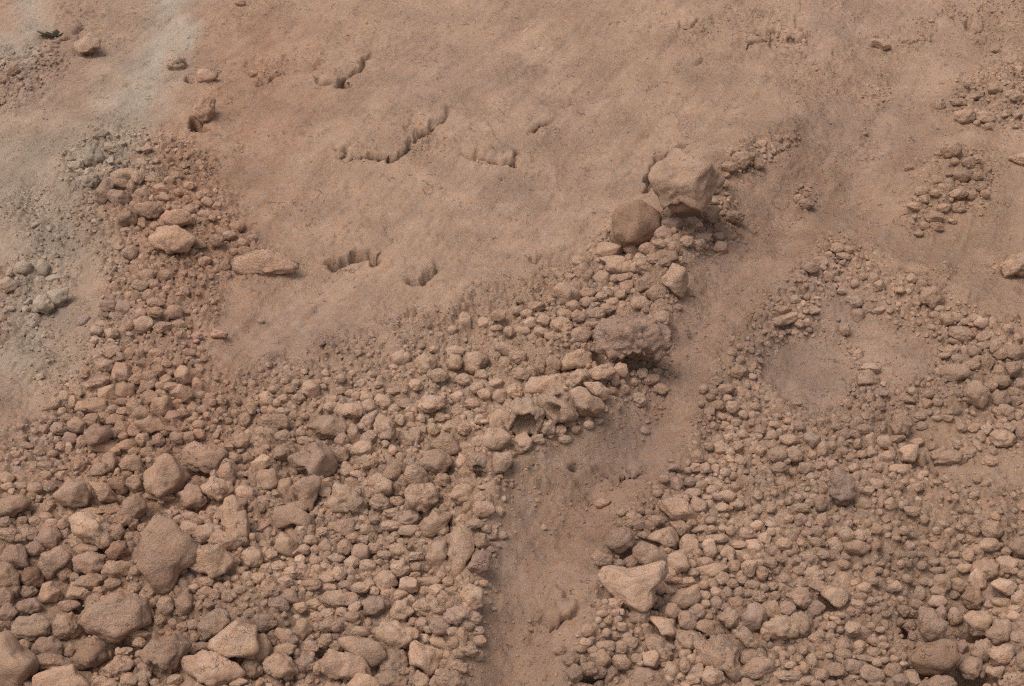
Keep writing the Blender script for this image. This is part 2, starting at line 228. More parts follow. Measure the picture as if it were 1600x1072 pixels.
# other stones: X Y W H [letters: colour p/g/m/b, texture c/a/r/s], per tile
SMALL = {
(0,0):"1100,400,110,80,c 700,930,90,70,gc 1500,20,60,40,c 880,1030,90,60,c 470,1040,80,60,gc 620,850,80,50,gc 1580,460,60,40,c",
(2,0):"1360,1045,90,60,r 1430,1005,100,90,c 1490,980,60,50,c 1540,1030,60,60,r 1380,940,70,50 1560,905,70,50,r",
(3,0):"710,275,100,60,p 1360,725,120,70,r 1240,735,100,90,c 1150,940,110,90,r 1590,990,120,60,pa 1370,790,50,40,r 1170,1010,50,40,r 1305,770,40,35,r 1070,660,60,70,c 1240,1020,60,50 1080,960,60,40 1420,310,50,40,r 1180,640,60,40 1290,600,80,50 1420,560,70,50 880,1050,50,40 60,870,60,50,c 1300,1000,60,50 1550,600,70,50",
(0,1):"745,165,110,90,m 780,25,140,80 500,0,70,40,g 750,80,110,60,b 955,50,95,50,r 860,40,60,90 820,100,50,80,b 1355,430,85,70,mr 1240,455,90,60,m 1205,502,45,40,pr 790,370,70,40,r 980,340,70,50 890,320,60,60,a 1410,590,70,60,m 1430,645,35,45,m 1530,500,80,60,r 1465,505,60,45,r 1480,340,90,60,r 340,670,90,40,g 930,780,70,75,r 1045,740,60,55,r 900,955,105,90,pr 770,860,90,80 1020,970,100,60 965,820,90,60,r 870,710,90,60 960,710,70,60 880,890,70,60 970,880,90,60 520,930,70,60,m 740,910,70,60 1370,1015,90,50,a 1090,880,100,80 680,840,110,70,mc 900,130,80,60 1000,110,90,60 1060,60,60,60 1030,165,70,50 1120,130,60,50,r 1170,170,50,40,r 1230,205,60,40 1300,190,70,50 1100,30,70,50 920,650,90,70 1030,650,100,70 570,60,100,80,gc 1280,560,80,50,r 1350,570,60,50 1180,90,60,50 1180,240,80,50 1280,270,80,50 1380,370,60,50,r 1430,400,80,50 1520,450,70,50,r 1580,415,60,40 810,960,60,50 640,960,80,50 1180,880,60,40 1120,960,80,60 1230,1030,70,50,c 700,1010,80,60 600,1000,80,60",
(1,1):"30,935,40,35,pr 1310,940,80,100 1580,1000,60,60 1430,950,80,60 1520,900,90,60 1500,980,70,40 1230,990,60,50 1150,1020,60,40",
(2,1):"948,390,95,85,mr 840,485,80,60,m 735,540,60,50,r 800,550,75,70,r 655,590,125,100,r 925,455,95,45,p 605,490,150,80,a 620,550,130,50 730,600,70,70 895,545,80,60,c 850,600,120,90,c 900,760,110,80,r 440,650,140,110,c 430,570,110,70,p 150,840,100,50 40,800,50,45,r 1240,270,90,100,a 1300,475,80,65,pr 1290,410,90,50 1320,75,60,50,pr 1270,115,50,45 640,670,60,50,m 715,660,90,50,m 720,720,80,70,m 630,820,70,50,p 380,840,80,60,r 240,860,60,25,pa 330,895,90,60 410,905,70,70,r 530,890,90,80,c 310,970,120,90,c 430,1020,110,90,r 520,955,80,35 940,930,100,90,pr 1000,330,110,70,ma 1160,460,80,70,c 90,890,70,50,r 30,870,60,50,r 1090,440,80,60,c 1010,475,70,70,r 1000,530,70,50 1130,330,90,70,pc 1190,410,90,50 1050,560,60,50 960,570,60,50,c 470,760,80,60 560,780,70,50 590,860,70,60 460,820,80,60,r 680,770,70,50 200,930,80,60 120,950,80,60 180,1000,80,50 60,1000,80,60 240,1030,70,50,r 540,1030,70,60 1380,290,120,70,c 1250,190,80,60 1010,370,40,40,r 1115,755,50,50,pa 1040,850,50,40 250,800,60,60 560,520,50,40 770,600,60,60",
(3,1):"190,170,60,50,pr 235,205,90,60,c 235,150,40,35,r 1190,140,100,60,r 1210,25,100,70,r 1190,230,80,60,c 1040,285,110,60 930,225,100,50 555,815,80,70,r 540,700,60,50,r 690,870,90,35 1040,900,60,50,r 1070,860,60,50,r 1210,1020,130,80,c 1020,790,120,110,c 690,715,70,60 100,930,150,60 195,950,60,50,r 245,945,50,45,r 200,910,70,40 80,870,90,60 1190,915,60,50,r 560,900,70,70 630,860,70,60 480,990,70,70 1170,1060,90,40,r 1270,150,60,50,r 1330,100,60,50 1100,110,70,60 1050,60,80,60 1130,80,60,60 960,120,70,50 1310,30,60,50 1360,140,60,50 1100,230,80,50 1150,310,50,30 980,340,60,50 1060,350,70,50 940,390,60,30 430,480,70,60 500,490,60,50 370,470,50,50 470,530,80,40 330,560,90,50 270,600,80,60 380,520,50,40 660,670,60,60 590,660,50,40 520,800,60,50,c 460,750,50,40 120,1000,60,30 50,800,60,50 170,800,60,50 900,670,60,50 960,700,60,50 1290,920,60,50 1400,950,60,60 1230,940,60,40,r 1350,1030,80,50 1500,980,60,50 1560,1040,60,50,r 60,940,80,50 280,870,70,50",
(0,2):"770,180,95,115,a 810,65,60,60,r 870,65,60,60 975,65,95,60 940,350,100,90,a 1010,325,80,50 1130,315,100,90,a 1145,210,110,100,a 990,180,80,60 865,220,90,70,r 935,210,80,70,p 1065,280,90,60,r 1040,230,60,60 685,310,100,100,a 455,370,50,70,pr 410,340,90,70,c 620,240,110,60,m 605,400,120,80,a 705,415,80,50 765,370,85,45,mr 840,400,90,100,r 780,425,80,50 885,440,95,80,r 650,465,80,60 575,480,90,70 430,470,85,45 480,515,110,80,r 520,405,100,80 765,530,90,80,a 845,540,80,80,pa 1080,465,90,80,r 370,535,100,75,r 510,620,55,80,r 440,600,90,70,m 360,605,50,50,a 770,585,60,40 790,640,110,70,s 990,610,75,65,r 920,685,90,60,r 650,650,160,90,sa 505,765,100,90,c 690,740,80,110,a 795,820,70,50,r 850,880,90,100,a 560,1060,160,50,p 680,1040,130,70,a 45,840,80,60 50,900,80,50 220,910,90,70 280,770,90,50 1385,360,70,60,r 1530,480,70,80,r 1110,370,60,40,r 1170,360,50,45,r 1230,260,60,80 1460,720,80,60,r 1510,620,90,80,r 1590,860,70,140,r 240,970,50,35,pr 195,1030,60,40 1530,940,110,80,pr 700,60,90,70 900,130,80,60 1040,130,60,50,p 1110,130,70,60 700,30,80,50 1180,60,70,50 1250,40,60,40 1000,270,60,50 500,300,100,80 560,270,80,60 300,400,70,50 350,380,60,50 290,470,60,50 390,430,60,50 330,470,60,40 270,540,60,60 430,660,60,60,p 380,650,60,50 330,690,60,40 700,575,50,40 840,680,70,50 960,700,50,40 1140,440,70,60 1200,420,70,60 1200,480,60,40 1250,330,60,50 1300,330,50,40 1330,370,50,40 1260,420,60,50 1060,540,90,40 1030,550,60,50,r 1100,590,80,60 1170,590,90,60 620,800,120,70,s 1010,960,160,50,a 750,975,60,50 720,680,70,50 1420,490,60,50 1480,440,60,50 1560,400,50,50 1380,430,60,50 1300,460,60,50 1240,510,70,50 1540,720,60,60 1250,170,60,50 100,700,60,40 170,640,60,40 230,610,60,40 300,1020,80,60 140,900,60,50 310,900,70,60 380,830,70,50 290,830,70,50",
(1,2):"55,420,50,50,r 130,375,45,50,r 60,370,80,60 210,295,50,40,r 215,340,45,35,r 340,290,110,100,a 540,610,80,80,r 700,400,85,75,r 470,400,80,60,r 150,500,110,90,r 155,590,90,80 520,710,100,110,c 670,660,110,90,pr 570,800,80,80,pa 640,820,90,40,p 710,590,80,90,mc 1165,860,100,70,c 1000,830,120,110 910,870,90,80,c 1300,950,150,120,pc 1405,970,65,60,pa 1330,1030,70,70,r 1425,1035,120,80,pr 1430,900,60,30,p 45,740,110,80,pa 165,690,110,80,r 30,680,60,50 180,920,110,120,s 230,1040,200,70,s 40,980,70,40,m 840,1060,90,50,p 130,1010,80,60,c 1250,50,110,60,r 1490,100,60,110,a 1550,130,70,80,r 1060,130,120,120,c 1140,205,110,70,r 900,90,90,80,r 940,90,50,60,pr 860,155,60,50,a 815,190,60,40,r 1000,265,80,70,r 590,315,60,50,r 485,350,50,40,r 1570,40,120,70,s 1100,380,150,90,c 1255,340,70,60,pa 1110,540,60,70,r 1220,530,90,50 1300,540,80,70,c 850,305,70,40,a 700,740,100,80,c 955,600,140,90,c 1150,460,70,50 1190,460,50,30,pr 1400,480,60,60,r 1430,490,50,30,p 1400,430,70,50 1270,430,90,70,c 1350,380,80,60 1430,320,80,60 1520,330,90,70 1500,250,80,50 1410,200,80,60,r 1300,230,90,60 1230,220,70,60 1380,280,80,60 960,460,60,60,r 900,480,70,60 1000,550,70,50 860,410,70,50 800,370,90,70 930,380,80,60 770,350,60,50,p 690,340,80,60 630,330,60,50 530,300,60,50 1530,500,130,120,s 1500,600,150,100,s 1320,650,90,60 1400,620,90,70 1290,740,70,80,p 1180,870,60,60 1080,860,60,60,r 1130,780,60,50,c 960,760,70,80 920,820,60,50 600,880,90,60 450,880,60,60 430,930,80,60 280,560,60,50 300,460,60,40 240,450,60,50 60,480,80,60 90,560,60,50 30,560,70,60,c 260,350,70,60 170,350,70,50 100,430,60,50 300,610,70,50 150,430,60,50 770,1000,110,80,c 880,990,80,60 730,930,60,40 860,990,50,50,r 170,830,60,60,m 180,240,50,40,r 110,290,60,40,r 60,330,70,50 530,220,60,50,r 600,190,50,40 640,60,50,40 1110,40,60,40 1030,20,50,40,r 720,200,60,50 760,260,50,40 660,250,50,50 450,240,60,50 380,250,60,50 380,190,40,40 250,250,50,50",
(2,2):"250,130,80,90,r 180,140,70,100,a 680,170,80,75,pr 815,190,60,65,pa 240,180,110,50,s 520,440,90,40,r 210,530,110,90,pc 240,580,40,35,pr 70,630,100,90,pc 640,240,60,50,r 760,245,50,50,pr 690,250,40,40,r 1380,400,70,70,pr 1160,710,70,70,r 1300,660,90,80,r 1530,590,70,50,pr 1145,775,75,50,pa 1210,780,60,60,r 1100,800,45,40,r 1010,775,80,40,r 1030,880,75,90,mr 1185,895,65,60,r 1110,870,70,60,m 910,940,60,45,r 970,970,65,60,mr 1050,970,80,50 1130,940,90,60 1160,1010,100,90,a 1090,980,40,60 1030,1040,180,110,pa 1210,970,80,40 685,1060,50,40,pr 755,1065,50,40,r 1170,840,50,30,r 1350,350,60,45,pr 1550,550,60,60 1580,500,50,60 1340,290,90,60 1410,180,90,70 1370,60,60,50 1250,740,60,40,r 1260,310,45,40 290,550,90,60,pc 330,600,70,50,c 160,600,80,60,c 60,200,100,60,c 40,90,90,70,c 120,180,70,60,c 20,300,90,80,c 540,360,40,30 620,300,60,50,c 700,290,60,50 610,200,50,50,r 650,220,40,40 860,230,90,60,c 930,290,80,60,c 790,350,90,70,c 480,510,60,50,r 400,540,60,50,c 360,500,70,50,c 540,490,60,40,c 330,470,60,50,pc 1280,240,70,50 1200,290,50,50,a 1240,340,60,40,r 1290,390,70,60 1230,430,70,50 1310,460,60,40,r 1180,380,40,40 1440,310,70,60 1480,340,40,70,a 1520,400,60,50,r 1450,450,60,50,r 1500,500,50,50,r 1400,500,60,50 1330,520,60,50 1260,520,50,50,r 1440,570,60,50 1370,590,70,50 1480,620,50,50 1550,670,60,60 1410,650,60,60 1280,610,70,50,p 1360,680,60,50 1230,650,60,50,r 1430,740,60,60 1330,810,60,50,r 1270,790,60,50 1380,830,60,50 1400,900,60,60 1300,890,70,50 1250,920,70,50 1290,960,70,40 1350,960,100,60,s 1550,860,60,60 1490,880,50,80 1240,1020,70,60 1320,1030,90,50 1400,1010,80,60 950,850,60,50,r 1050,840,50,40 930,1000,40,40 850,1060,70,40 570,1000,90,50,c",
(3,2):"1450,240,120,70,r 1390,270,80,60,r 1280,140,85,65,r 1190,100,80,50,r 1140,50,90,60,r 1170,190,140,110,sc 1100,80,70,35,r 1230,50,50,60,r 1290,50,70,60,r 1450,70,80,70,r 1370,120,70,100,c 1340,20,70,40 1545,60,90,90,r 1550,360,70,50,r 1475,435,110,90,c 1580,560,60,90,m 1470,600,140,90,pc 1410,680,45,40,r 1190,640,55,60,r 640,160,110,60,r 610,220,110,90,s 725,315,60,40,mr 905,300,60,50,pr 875,355,90,40 730,620,85,80,r 950,720,70,110,r 755,710,70,60,r 880,775,40,35,r 600,540,90,60 720,530,40,80,a 640,610,60,80 340,670,60,90,r 275,700,50,50 60,700,100,80,r 165,695,90,90,r 115,740,55,40,pr 70,780,90,60,r 25,580,60,60,r 130,610,100,80,s 550,835,50,60,r 680,890,75,70,pa 630,925,65,50,a 745,880,60,60,r 290,965,55,40,pr 210,1030,90,50,r 330,1000,70,90,m 765,1010,70,70,r 835,1015,40,45,pr 860,1000,40,40,r 900,1050,90,50 270,840,70,50,r 180,380,60,30,r 190,970,60,50 40,940,45,45,r 590,1010,90,70,s 710,990,40,80,a 1130,720,180,80,c 1210,530,60,50 1300,530,100,50 50,460,70,40,r 130,490,60,40,r 40,510,70,40 110,540,60,50 200,520,60,50 30,640,60,60 420,520,60,50 490,480,60,50 560,490,50,60 340,490,60,40 280,500,50,40 540,570,60,50 480,570,60,60,r 560,630,50,60,r 400,640,50,50,r 460,680,70,50 520,720,60,60 590,700,60,50 650,680,60,60 700,780,60,50 620,770,60,40 540,780,60,50,r 400,760,60,50 330,770,70,50 230,780,70,60 160,800,60,50 1010,320,60,50 1060,370,60,40 1000,380,60,50 950,460,70,50,r 960,520,60,50 1060,470,60,30,p 1130,470,60,40 1400,130,50,50 1420,30,50,70 1530,310,90,60 1570,260,60,60 1310,100,60,40 1240,150,50,50 930,620,90,50 1030,650,60,50 1060,700,80,60,c 1200,720,80,60,c 1250,690,90,70,c 1390,740,80,60,c 1500,540,80,60,c 1560,450,60,60 800,600,90,40 820,790,120,60,sc 970,820,70,40,p 1110,850,60,40,c 1310,850,60,50,r 1360,880,60,40 850,870,60,40 820,900,50,40,r 880,910,40,40,r 940,900,60,50,r 800,950,60,50 750,940,40,50,r 600,880,50,50 580,920,60,40 220,900,50,50 140,890,60,50 90,870,70,60 260,1000,60,50 190,1040,60,50 20,1030,60,60 80,1010,60,50 130,990,50,50",
(0,3):"185,120,100,70,m 300,150,140,120,mr 215,215,110,80,m 50,125,110,70,pa 30,50,70,60 70,470,110,100,r 30,520,90,120,a 170,480,110,70,mc 235,585,55,40,pr 400,370,85,70,pr 465,400,60,60 435,310,40,100,r 540,220,140,70,r 570,420,150,90,a 705,430,110,60,r 490,180,100,80,gc 405,120,60,80,m 330,60,90,60 760,40,90,60 1190,100,110,100,pa 1310,130,150,130,c 1230,205,50,40,r 1420,170,200,110,c 1580,270,110,110,pr 1290,420,90,60,r 1580,140,40,50,r 150,830,80,90 430,860,70,70,r 330,930,240,90,c 780,960,80,50,p 850,940,45,50,pr 900,1010,90,70,c 810,1035,110,80,r 1150,560,100,110,s 1035,570,90,100,r 1215,770,50,50,pr 1260,830,110,60,r 870,755,110,50,pa 870,800,70,60,r 1570,960,100,120,c 1490,1050,100,40 630,1040,100,50,c 40,620,110,90,m 620,480,70,60,c 610,520,60,50 650,530,60,40 420,570,120,60,sc 120,150,60,50 60,60,60,40 140,40,60,50 220,40,70,60 290,20,80,50 420,40,60,60 390,60,60,60 820,210,50,80,m 830,60,50,70 850,350,60,60 1210,460,60,50,p 1280,480,70,50 1360,450,60,50 1420,400,60,40,r 1470,400,50,40,pr 1550,390,60,60 1500,350,60,40 1480,290,40,50,r 1300,560,60,50 1340,500,70,60 1420,520,60,50 1500,470,70,50 1560,440,60,50 1520,580,60,50 1560,620,60,60,r 960,555,50,50,r 940,620,60,50 880,640,60,60 1000,660,60,60,c 1080,680,70,50 1140,700,60,50 780,860,90,50,c 740,860,40,50,pr 900,960,80,60,c 970,1050,60,50,r 1090,1030,90,50,c 1380,790,110,80,c 1250,300,30,40 1150,340,50,60 110,990,60,50 180,1060,90,40 1520,170,60,50,r 1230,45,70,40,r 1120,30,70,50,r 1190,10,90,50,r 800,30,60,60,r",
(1,3):"185,190,110,130,s 275,285,65,60,pr 550,210,90,80,r 500,275,90,50,pa 650,240,110,100,m 520,370,75,80,pr 590,370,70,70,m 810,410,120,120,a 890,220,110,70,pr 840,70,120,60,p 960,100,120,60,r 940,30,160,90,mc 1160,90,80,90,r 1405,160,70,90,a 1270,630,140,110,mc 1380,655,65,65,r 1140,580,100,100,r 960,445,110,90,pa 650,460,100,60,r 1050,580,120,90,c 970,540,60,60,r 1150,700,110,100,mr 1040,690,80,70,mr 1050,780,75,60,pr 1240,805,70,65,r 1290,760,50,90,r 1400,790,75,60,pr 180,845,120,80,pr 125,855,45,35,pr 255,870,50,60,mr 50,680,140,110,mc 30,830,110,160,r 850,930,150,150,c 850,1040,170,100,c 1440,90,60,50,r 1470,130,90,60,p 1540,130,60,50 1370,60,90,50 1290,40,90,60,p 1010,20,60,50 480,80,60,60,r 410,110,70,50 340,160,80,60 430,200,80,60 370,220,60,50 300,220,70,60 90,250,70,50 140,330,100,60,c 220,360,90,70,c 60,340,80,60 20,400,80,60,c 90,480,90,80,c 180,420,90,60,c 270,380,70,50,c 370,290,70,60,r 380,350,70,60 430,330,60,60 450,400,90,60,c 350,440,90,60,c 600,300,90,70,pr 700,320,90,70,r 740,210,90,60 800,250,80,50 780,180,60,50 840,160,60,50,r 870,130,60,50,r 910,170,60,40,r 670,160,80,50 600,150,70,50 720,130,60,50 740,30,60,50,r 690,90,80,60 560,80,110,100,s 1000,260,80,50 1045,270,50,60,r 1000,330,70,50 990,380,60,40 1070,420,90,60 1050,480,60,60 1130,470,80,60,p 1120,420,70,50 1200,420,70,50 1160,380,60,50,r 1230,480,70,50 1200,520,60,60,r 1210,570,60,50,r 1090,530,60,50,r 1150,640,80,40,r 980,670,60,50,r 900,500,80,50 820,490,70,50,r 740,480,60,50 700,440,70,60 560,440,80,50,m 460,450,80,50 200,520,120,80,s 130,560,110,70,mc 280,580,80,60 370,560,90,70,c 450,620,80,60,c 540,610,70,60,c 600,640,80,60,r 380,640,80,60,c 440,700,90,60,mc 500,700,80,60,c 370,710,60,60,r 430,790,90,70,c 500,830,80,60,c 350,830,80,60,c 310,930,110,90,mc 390,960,70,70,r 10,970,60,70,r 920,980,70,50,r 960,1050,40,50,r 1110,1050,50,60 1200,880,60,50 1260,870,60,50,r 1180,930,60,50,r 1250,940,60,50,r 1330,850,90,60,c 1380,880,80,60,c 1280,960,70,50 1330,700,60,50,r 1230,730,60,50,r 1390,730,70,50,r 1340,820,60,50,r 1010,750,50,40,r 1080,720,60,40,r 960,770,60,60,a 1460,220,60,40 1500,190,60,40 1420,430,60,40,r 1330,420,60,40,r 1490,590,30,25,r",
(2,3):"980,370,90,80,r 925,475,60,50,pr 990,480,60,40,pr 1155,610,95,95,mr 1090,670,110,100,m 1110,800,170,140,c 1260,1020,130,110,c 1500,880,150,90,s 1540,960,160,110,r 940,880,120,90,c 870,910,100,100,pa 475,725,75,70,r 495,775,40,35,pr 640,620,55,45,r 580,550,45,40,r 680,830,80,70,r 370,905,90,80,r 395,990,85,100,r 1145,990,100,100,a 1120,905,50,60,pr 1130,1030,80,50,r 610,1000,70,90,m 550,900,130,90,s 1240,240,80,80,r 1230,195,80,60,pr 1305,220,50,50,r 1350,240,80,70,r 1420,190,90,45,pr 1515,205,100,95,pr 1430,255,90,60,a 1470,270,60,45,pr 1385,330,75,80,r 1480,330,90,80,pa 1580,150,70,80,pa 1470,120,90,70,c 1530,70,70,55,pr 1130,365,65,50,r 1250,350,170,70,s 1320,400,80,70,r 1560,370,70,80,r 1275,560,80,80,mr 1200,510,70,60,p 1280,485,70,50,p 1345,500,70,80,r 1410,560,90,80,r 1590,730,60,100,r 300,830,50,40,r 900,550,90,70,c 800,850,60,50,m 745,300,85,75,mr 1105,200,100,120,r 660,310,90,50,r 600,340,60,40,p 850,580,50,50,pr 870,620,90,40,r 640,560,90,60,c 800,640,110,80,mc 740,800,90,70,r 780,900,60,60,r 600,820,80,60,m 560,820,60,50,r 460,800,70,50,pr 430,840,60,50,r 510,850,70,50 440,910,50,60,r 600,870,60,50 480,960,90,70,c 540,980,90,70,mc 300,850,80,50,r 730,1050,60,40 660,870,50,40 960,930,60,60 980,1030,60,50 1050,1010,60,50,pr 1080,940,60,90,r 1010,880,60,70,r 1080,880,60,60,a 1160,920,60,60,r 1200,860,60,60 1100,420,90,50,p 1030,410,80,40,r 1060,440,70,40,p 1120,310,60,50,r 1200,300,90,60,s 1130,150,60,50,r 1160,240,50,50 1190,160,60,40 1240,150,60,40,r 1300,150,90,50 1180,90,90,40,s 1250,90,60,40 1320,90,60,40,r 1370,100,60,50,r 1420,70,50,40 1380,50,60,40 1300,50,60,40 1240,40,70,40 1120,50,70,60 740,60,60,50,r 800,60,90,50,m 850,70,80,60,r 760,20,90,60,p 900,40,90,60,c 690,60,60,40,r 820,130,70,40,r 1200,440,60,50,r 1260,440,60,40,r 1380,430,60,50 1440,410,60,50,r 1500,440,80,50,r 1480,490,60,50,r 1540,510,80,60,c 1420,490,60,60,r 1580,460,50,50 1210,560,60,50,r 1250,610,50,50 1230,640,60,40 1340,580,60,50 1180,770,60,40,r 1420,760,50,40 1590,600,60,60 560,620,60,40,r 600,660,60,50,r 640,680,60,50 560,690,50,40,r 690,700,60,50 720,760,60,50,r 640,760,60,50 590,740,50,50 660,650,50,40 540,660,40,40,r 1190,960,40,60,b",
(3,3):"425,190,90,85,pr 300,110,90,65,r 100,185,85,70,pr 310,175,90,50,r 490,130,80,90,r 575,135,75,70,pr 550,205,150,80,sr 400,110,40,60,r 440,100,45,45,r 340,40,70,80 205,30,70,70,m 1385,190,120,75,r 1205,150,65,50,r 1270,155,65,60,r 1290,100,80,60,r 1300,220,80,60,r 1255,260,70,80,r 1490,310,110,90,pa 1360,340,140,120,c 1230,335,100,50,pr 1300,360,70,40,r 1310,410,100,110,pa 1150,375,80,55,r 1085,420,105,85,r 1190,440,120,80,r 1570,525,80,90,pr 1060,480,90,60,r 945,495,60,90,r 1450,550,110,60,sc 1085,620,60,80,m 1335,980,60,60 1560,970,60,60 1270,960,130,120,mc 1535,1030,130,80,pc 1590,920,80,100,r 1215,830,70,70,m 1575,780,100,100,mc 205,430,70,60 300,450,110,60,a 300,580,100,80,m 120,590,100,80,m 30,600,80,110,r 80,710,190,130,c 215,690,100,140,c 255,280,100,90,c 290,380,110,90,c 105,410,80,70,c 185,355,70,50,r 525,715,85,80,pa 590,740,90,70,m 395,700,70,55,r 715,785,60,50,pa 565,830,65,80,pr 375,845,75,60,r 600,460,90,60,pr 580,515,70,50,r 565,560,80,50,pr 800,450,70,60,pr 830,540,65,50,r 845,600,80,60,r 415,650,60,30,pr 610,900,120,40,r 660,860,80,50,pr 780,855,60,35,pr 680,925,60,50,r 795,905,65,50,r 525,950,110,90,mr 470,870,90,60,r 780,980,95,85,r 650,1000,140,90,pr 530,1020,90,50,pa 910,1040,90,80,pa 885,990,80,40,r 850,935,50,30,pr 430,970,120,80,a 340,1000,80,70 240,1035,110,50,p 140,1010,130,60,c 275,920,60,90,pr 195,905,40,50,r 140,940,70,45,pr 830,1040,90,60,m 730,910,60,40,r 660,790,80,50,r 720,820,80,40,r 640,770,60,40,p 470,820,70,70,s 420,810,60,60 330,880,60,50 230,960,50,60,r 100,1000,60,40,pr 60,1010,60,60,p 300,1060,80,40,pr 410,1060,60,40 580,1060,60,40,r 680,1060,90,40,c 1100,590,50,40 1160,500,70,50,mr 1110,560,60,50,r 1450,610,90,50,sc 1540,640,80,60,pr 1540,590,80,50 1380,560,60,50 1490,230,60,50,r 1430,250,60,40,r 1560,310,70,60,r 1590,380,60,50,r 1540,350,60,40 1450,360,60,50,pr 1590,460,50,50,r 1180,300,80,40,r 1100,300,70,50 1040,300,70,40 1130,340,60,40,r 1060,350,80,40 980,420,60,50,r 1020,430,50,50,r 870,400,60,50,r 770,430,60,40 870,310,50,40,r 830,310,50,50,pr 900,250,60,50,r 950,250,50,40 960,320,60,50,r 700,310,50,30,pr 690,350,60,40,r 730,370,60,50,r 760,410,50,40,r 660,420,60,50,r 620,300,60,50 560,330,60,50 470,310,80,50,c 400,260,90,60,mc 480,270,60,50,m 350,240,70,50 170,110,60,40,r 210,180,60,50,r 240,120,60,40 60,110,60,50,pr 20,110,60,50 130,130,60,60 40,230,60,60,r 130,240,60,40,r 90,280,70,40,r 50,350,70,50 130,300,60,50 180,290,60,50 20,300,60,60 30,450,60,50,r 50,510,60,50 90,460,60,50 640,540,60,50,r 690,530,60,40 740,520,50,40,r 770,560,60,40 920,560,80,60,m 900,620,70,50 880,690,80,60,mc 820,670,60,50 740,620,60,40,r 680,600,60,50 620,600,60,40,r 560,600,70,50,c 520,600,60,50,c 450,720,50,40 640,700,60,50,p 700,720,60,40,r 390,770,60,50 300,770,90,60,c 150,850,50,60 100,880,60,50 60,850,60,50,c 220,850,50,50 1530,920,60,60,c 1470,640,60,40 900,760,50,60,m 980,30,60,40 1090,60,70,40,pr 1060,100,60,40 1130,110,60,50,r 1200,80,60,40 850,100,60,50 900,130,50,40,r 800,60,50,50,r 740,90,60,50 680,90,60,60 620,60,50,50 560,50,60,40 500,60,60,40,r 880,200,60,60,sc 980,180,60,40 1060,200,90,60,sc 1160,250,70,40,r 1240,50,60,50,r",
}
# ---------------------------------------------------------------- noise
_P = np.random.default_rng(3).permutation(4096).astype(np.int64)
_G = np.random.default_rng(4).normal(size=(4096, 3))
_G /= np.linalg.norm(_G, axis=1)[:, None]
_G = _G.astype(np.float32)
_R = np.random.default_rng(5).random((4096, 4)).astype(np.float32)


def _h(i, j, k):
    return _P[(_P[(_P[i & 4095] + j) & 4095] + k) & 4095]


def perlin(x, y, z):
    x, y, z = [np.asarray(a, dtype=np.float32) for a in (x, y, z)]
    x, y, z = np.broadcast_arrays(x, y, z)
    i, j, k = np.floor(x).astype(np.int64), np.floor(y).astype(np.int64), np.floor(z).astype(np.int64)
    fx, fy, fz = x - i, y - j, z - k
    u, v, s = fx * fx * (3 - 2 * fx), fy * fy * (3 - 2 * fy), fz * fz * (3 - 2 * fz)
    out = 0
    for a in (0, 1):
        for b in (0, 1):
            for c in (0, 1):
                g = _G[_h(i + a, j + b, k + c)]
                d = g[..., 0] * (fx - a) + g[..., 1] * (fy - b) + g[..., 2] * (fz - c)
                out = out + d * (u if a else 1 - u) * (v if b else 1 - v) * (s if c else 1 - s)
    return out * 1.6


def fbm(x, y, z, n=4, lac=2.07, gain=.5):
    t, a, f = 0, 1.0, 1.0
    for o in range(n):
        t = t + a * perlin(x * f + 17.3 * o, y * f + 5.1 * o, z * f + 31.7 * o)
        a *= gain
        f *= lac
    return t


def perlin2(x, y, seed):
    i, j = np.floor(x).astype(np.int64), np.floor(y).astype(np.int64)
    fx, fy = (x - i).astype(np.float32), (y - j).astype(np.float32)
    u, v = fx * fx * (3 - 2 * fx), fy * fy * (3 - 2 * fy)
    out = 0
    for a in (0, 1):
        for b in (0, 1):
            g = _G[_h(i + a, j + b, seed)]
            out = out + (g[..., 0] * (fx - a) + g[..., 1] * (fy - b)) * (u if a else 1 - u) * (v if b else 1 - v)
    return out * 1.9


def fbm2(x, y, seed, n=4, lac=2.07, gain=.5):
    t, a, f = 0, 1.0, 1.0
    for o in range(n):
        t = t + a * perlin2(x * f + 7.7 * o, y * f + 3.3 * o, seed + o)
        a *= gain
        f *= lac
    return t


def worley2(x, y, seed):
    """distance to the nearest scattered point (cell size 1), its random value and the gap to the second nearest"""
    i, j = np.floor(x).astype(np.int64), np.floor(y).astype(np.int64)
    d1 = np.full(x.shape, 9.0, np.float32)
    d2 = np.full(x.shape, 9.0, np.float32)
    rv = np.zeros(x.shape, np.float32)
    for a in (-1, 0, 1):
        for b in (-1, 0, 1):
            r = _R[_h(i + a, j + b, seed)]
            d = np.hypot(i + a + r[..., 0] - x, j + b + r[..., 1] - y).astype(np.float32)
            near = d < d1
            d2 = np.where(near, d1, np.minimum(d2, d))
            rv = np.where(near, r[..., 2], rv)
            d1 = np.where(near, d, d1)
    return d1, rv, d2 - d1


def sstep(a, b, x):
    t = np.clip((x - a) / (b - a), 0, 1)
    return t * t * (3 - 2 * t)


# ---------------------------------------------------------------- geometry of the slope
def world(s, t, h):
    return s[..., None] * RGT + t[..., None] * TAN + h[..., None] * NRM


def to_pix(p):
    d = p - CAM
    z = np.maximum(d @ FWD, .3)
    return 800 + FPX * (d @ RGT) / z, 536 - FPX * (d @ UPV) / z, z


def pix_dir(u, v):
    u, v = np.asarray(u, float), np.asarray(v, float)
    return FWD + ((u - 800) / FPX)[..., None] * RGT + ((536 - v) / FPX)[..., None] * UPV


def pix_plane(u, v, h=0.0):
    d = pix_dir(u, v)
    k = (h - CAM @ NRM) / (d @ NRM)
    p = CAM + k[..., None] * d
    return p @ RGT, p @ TAN, k


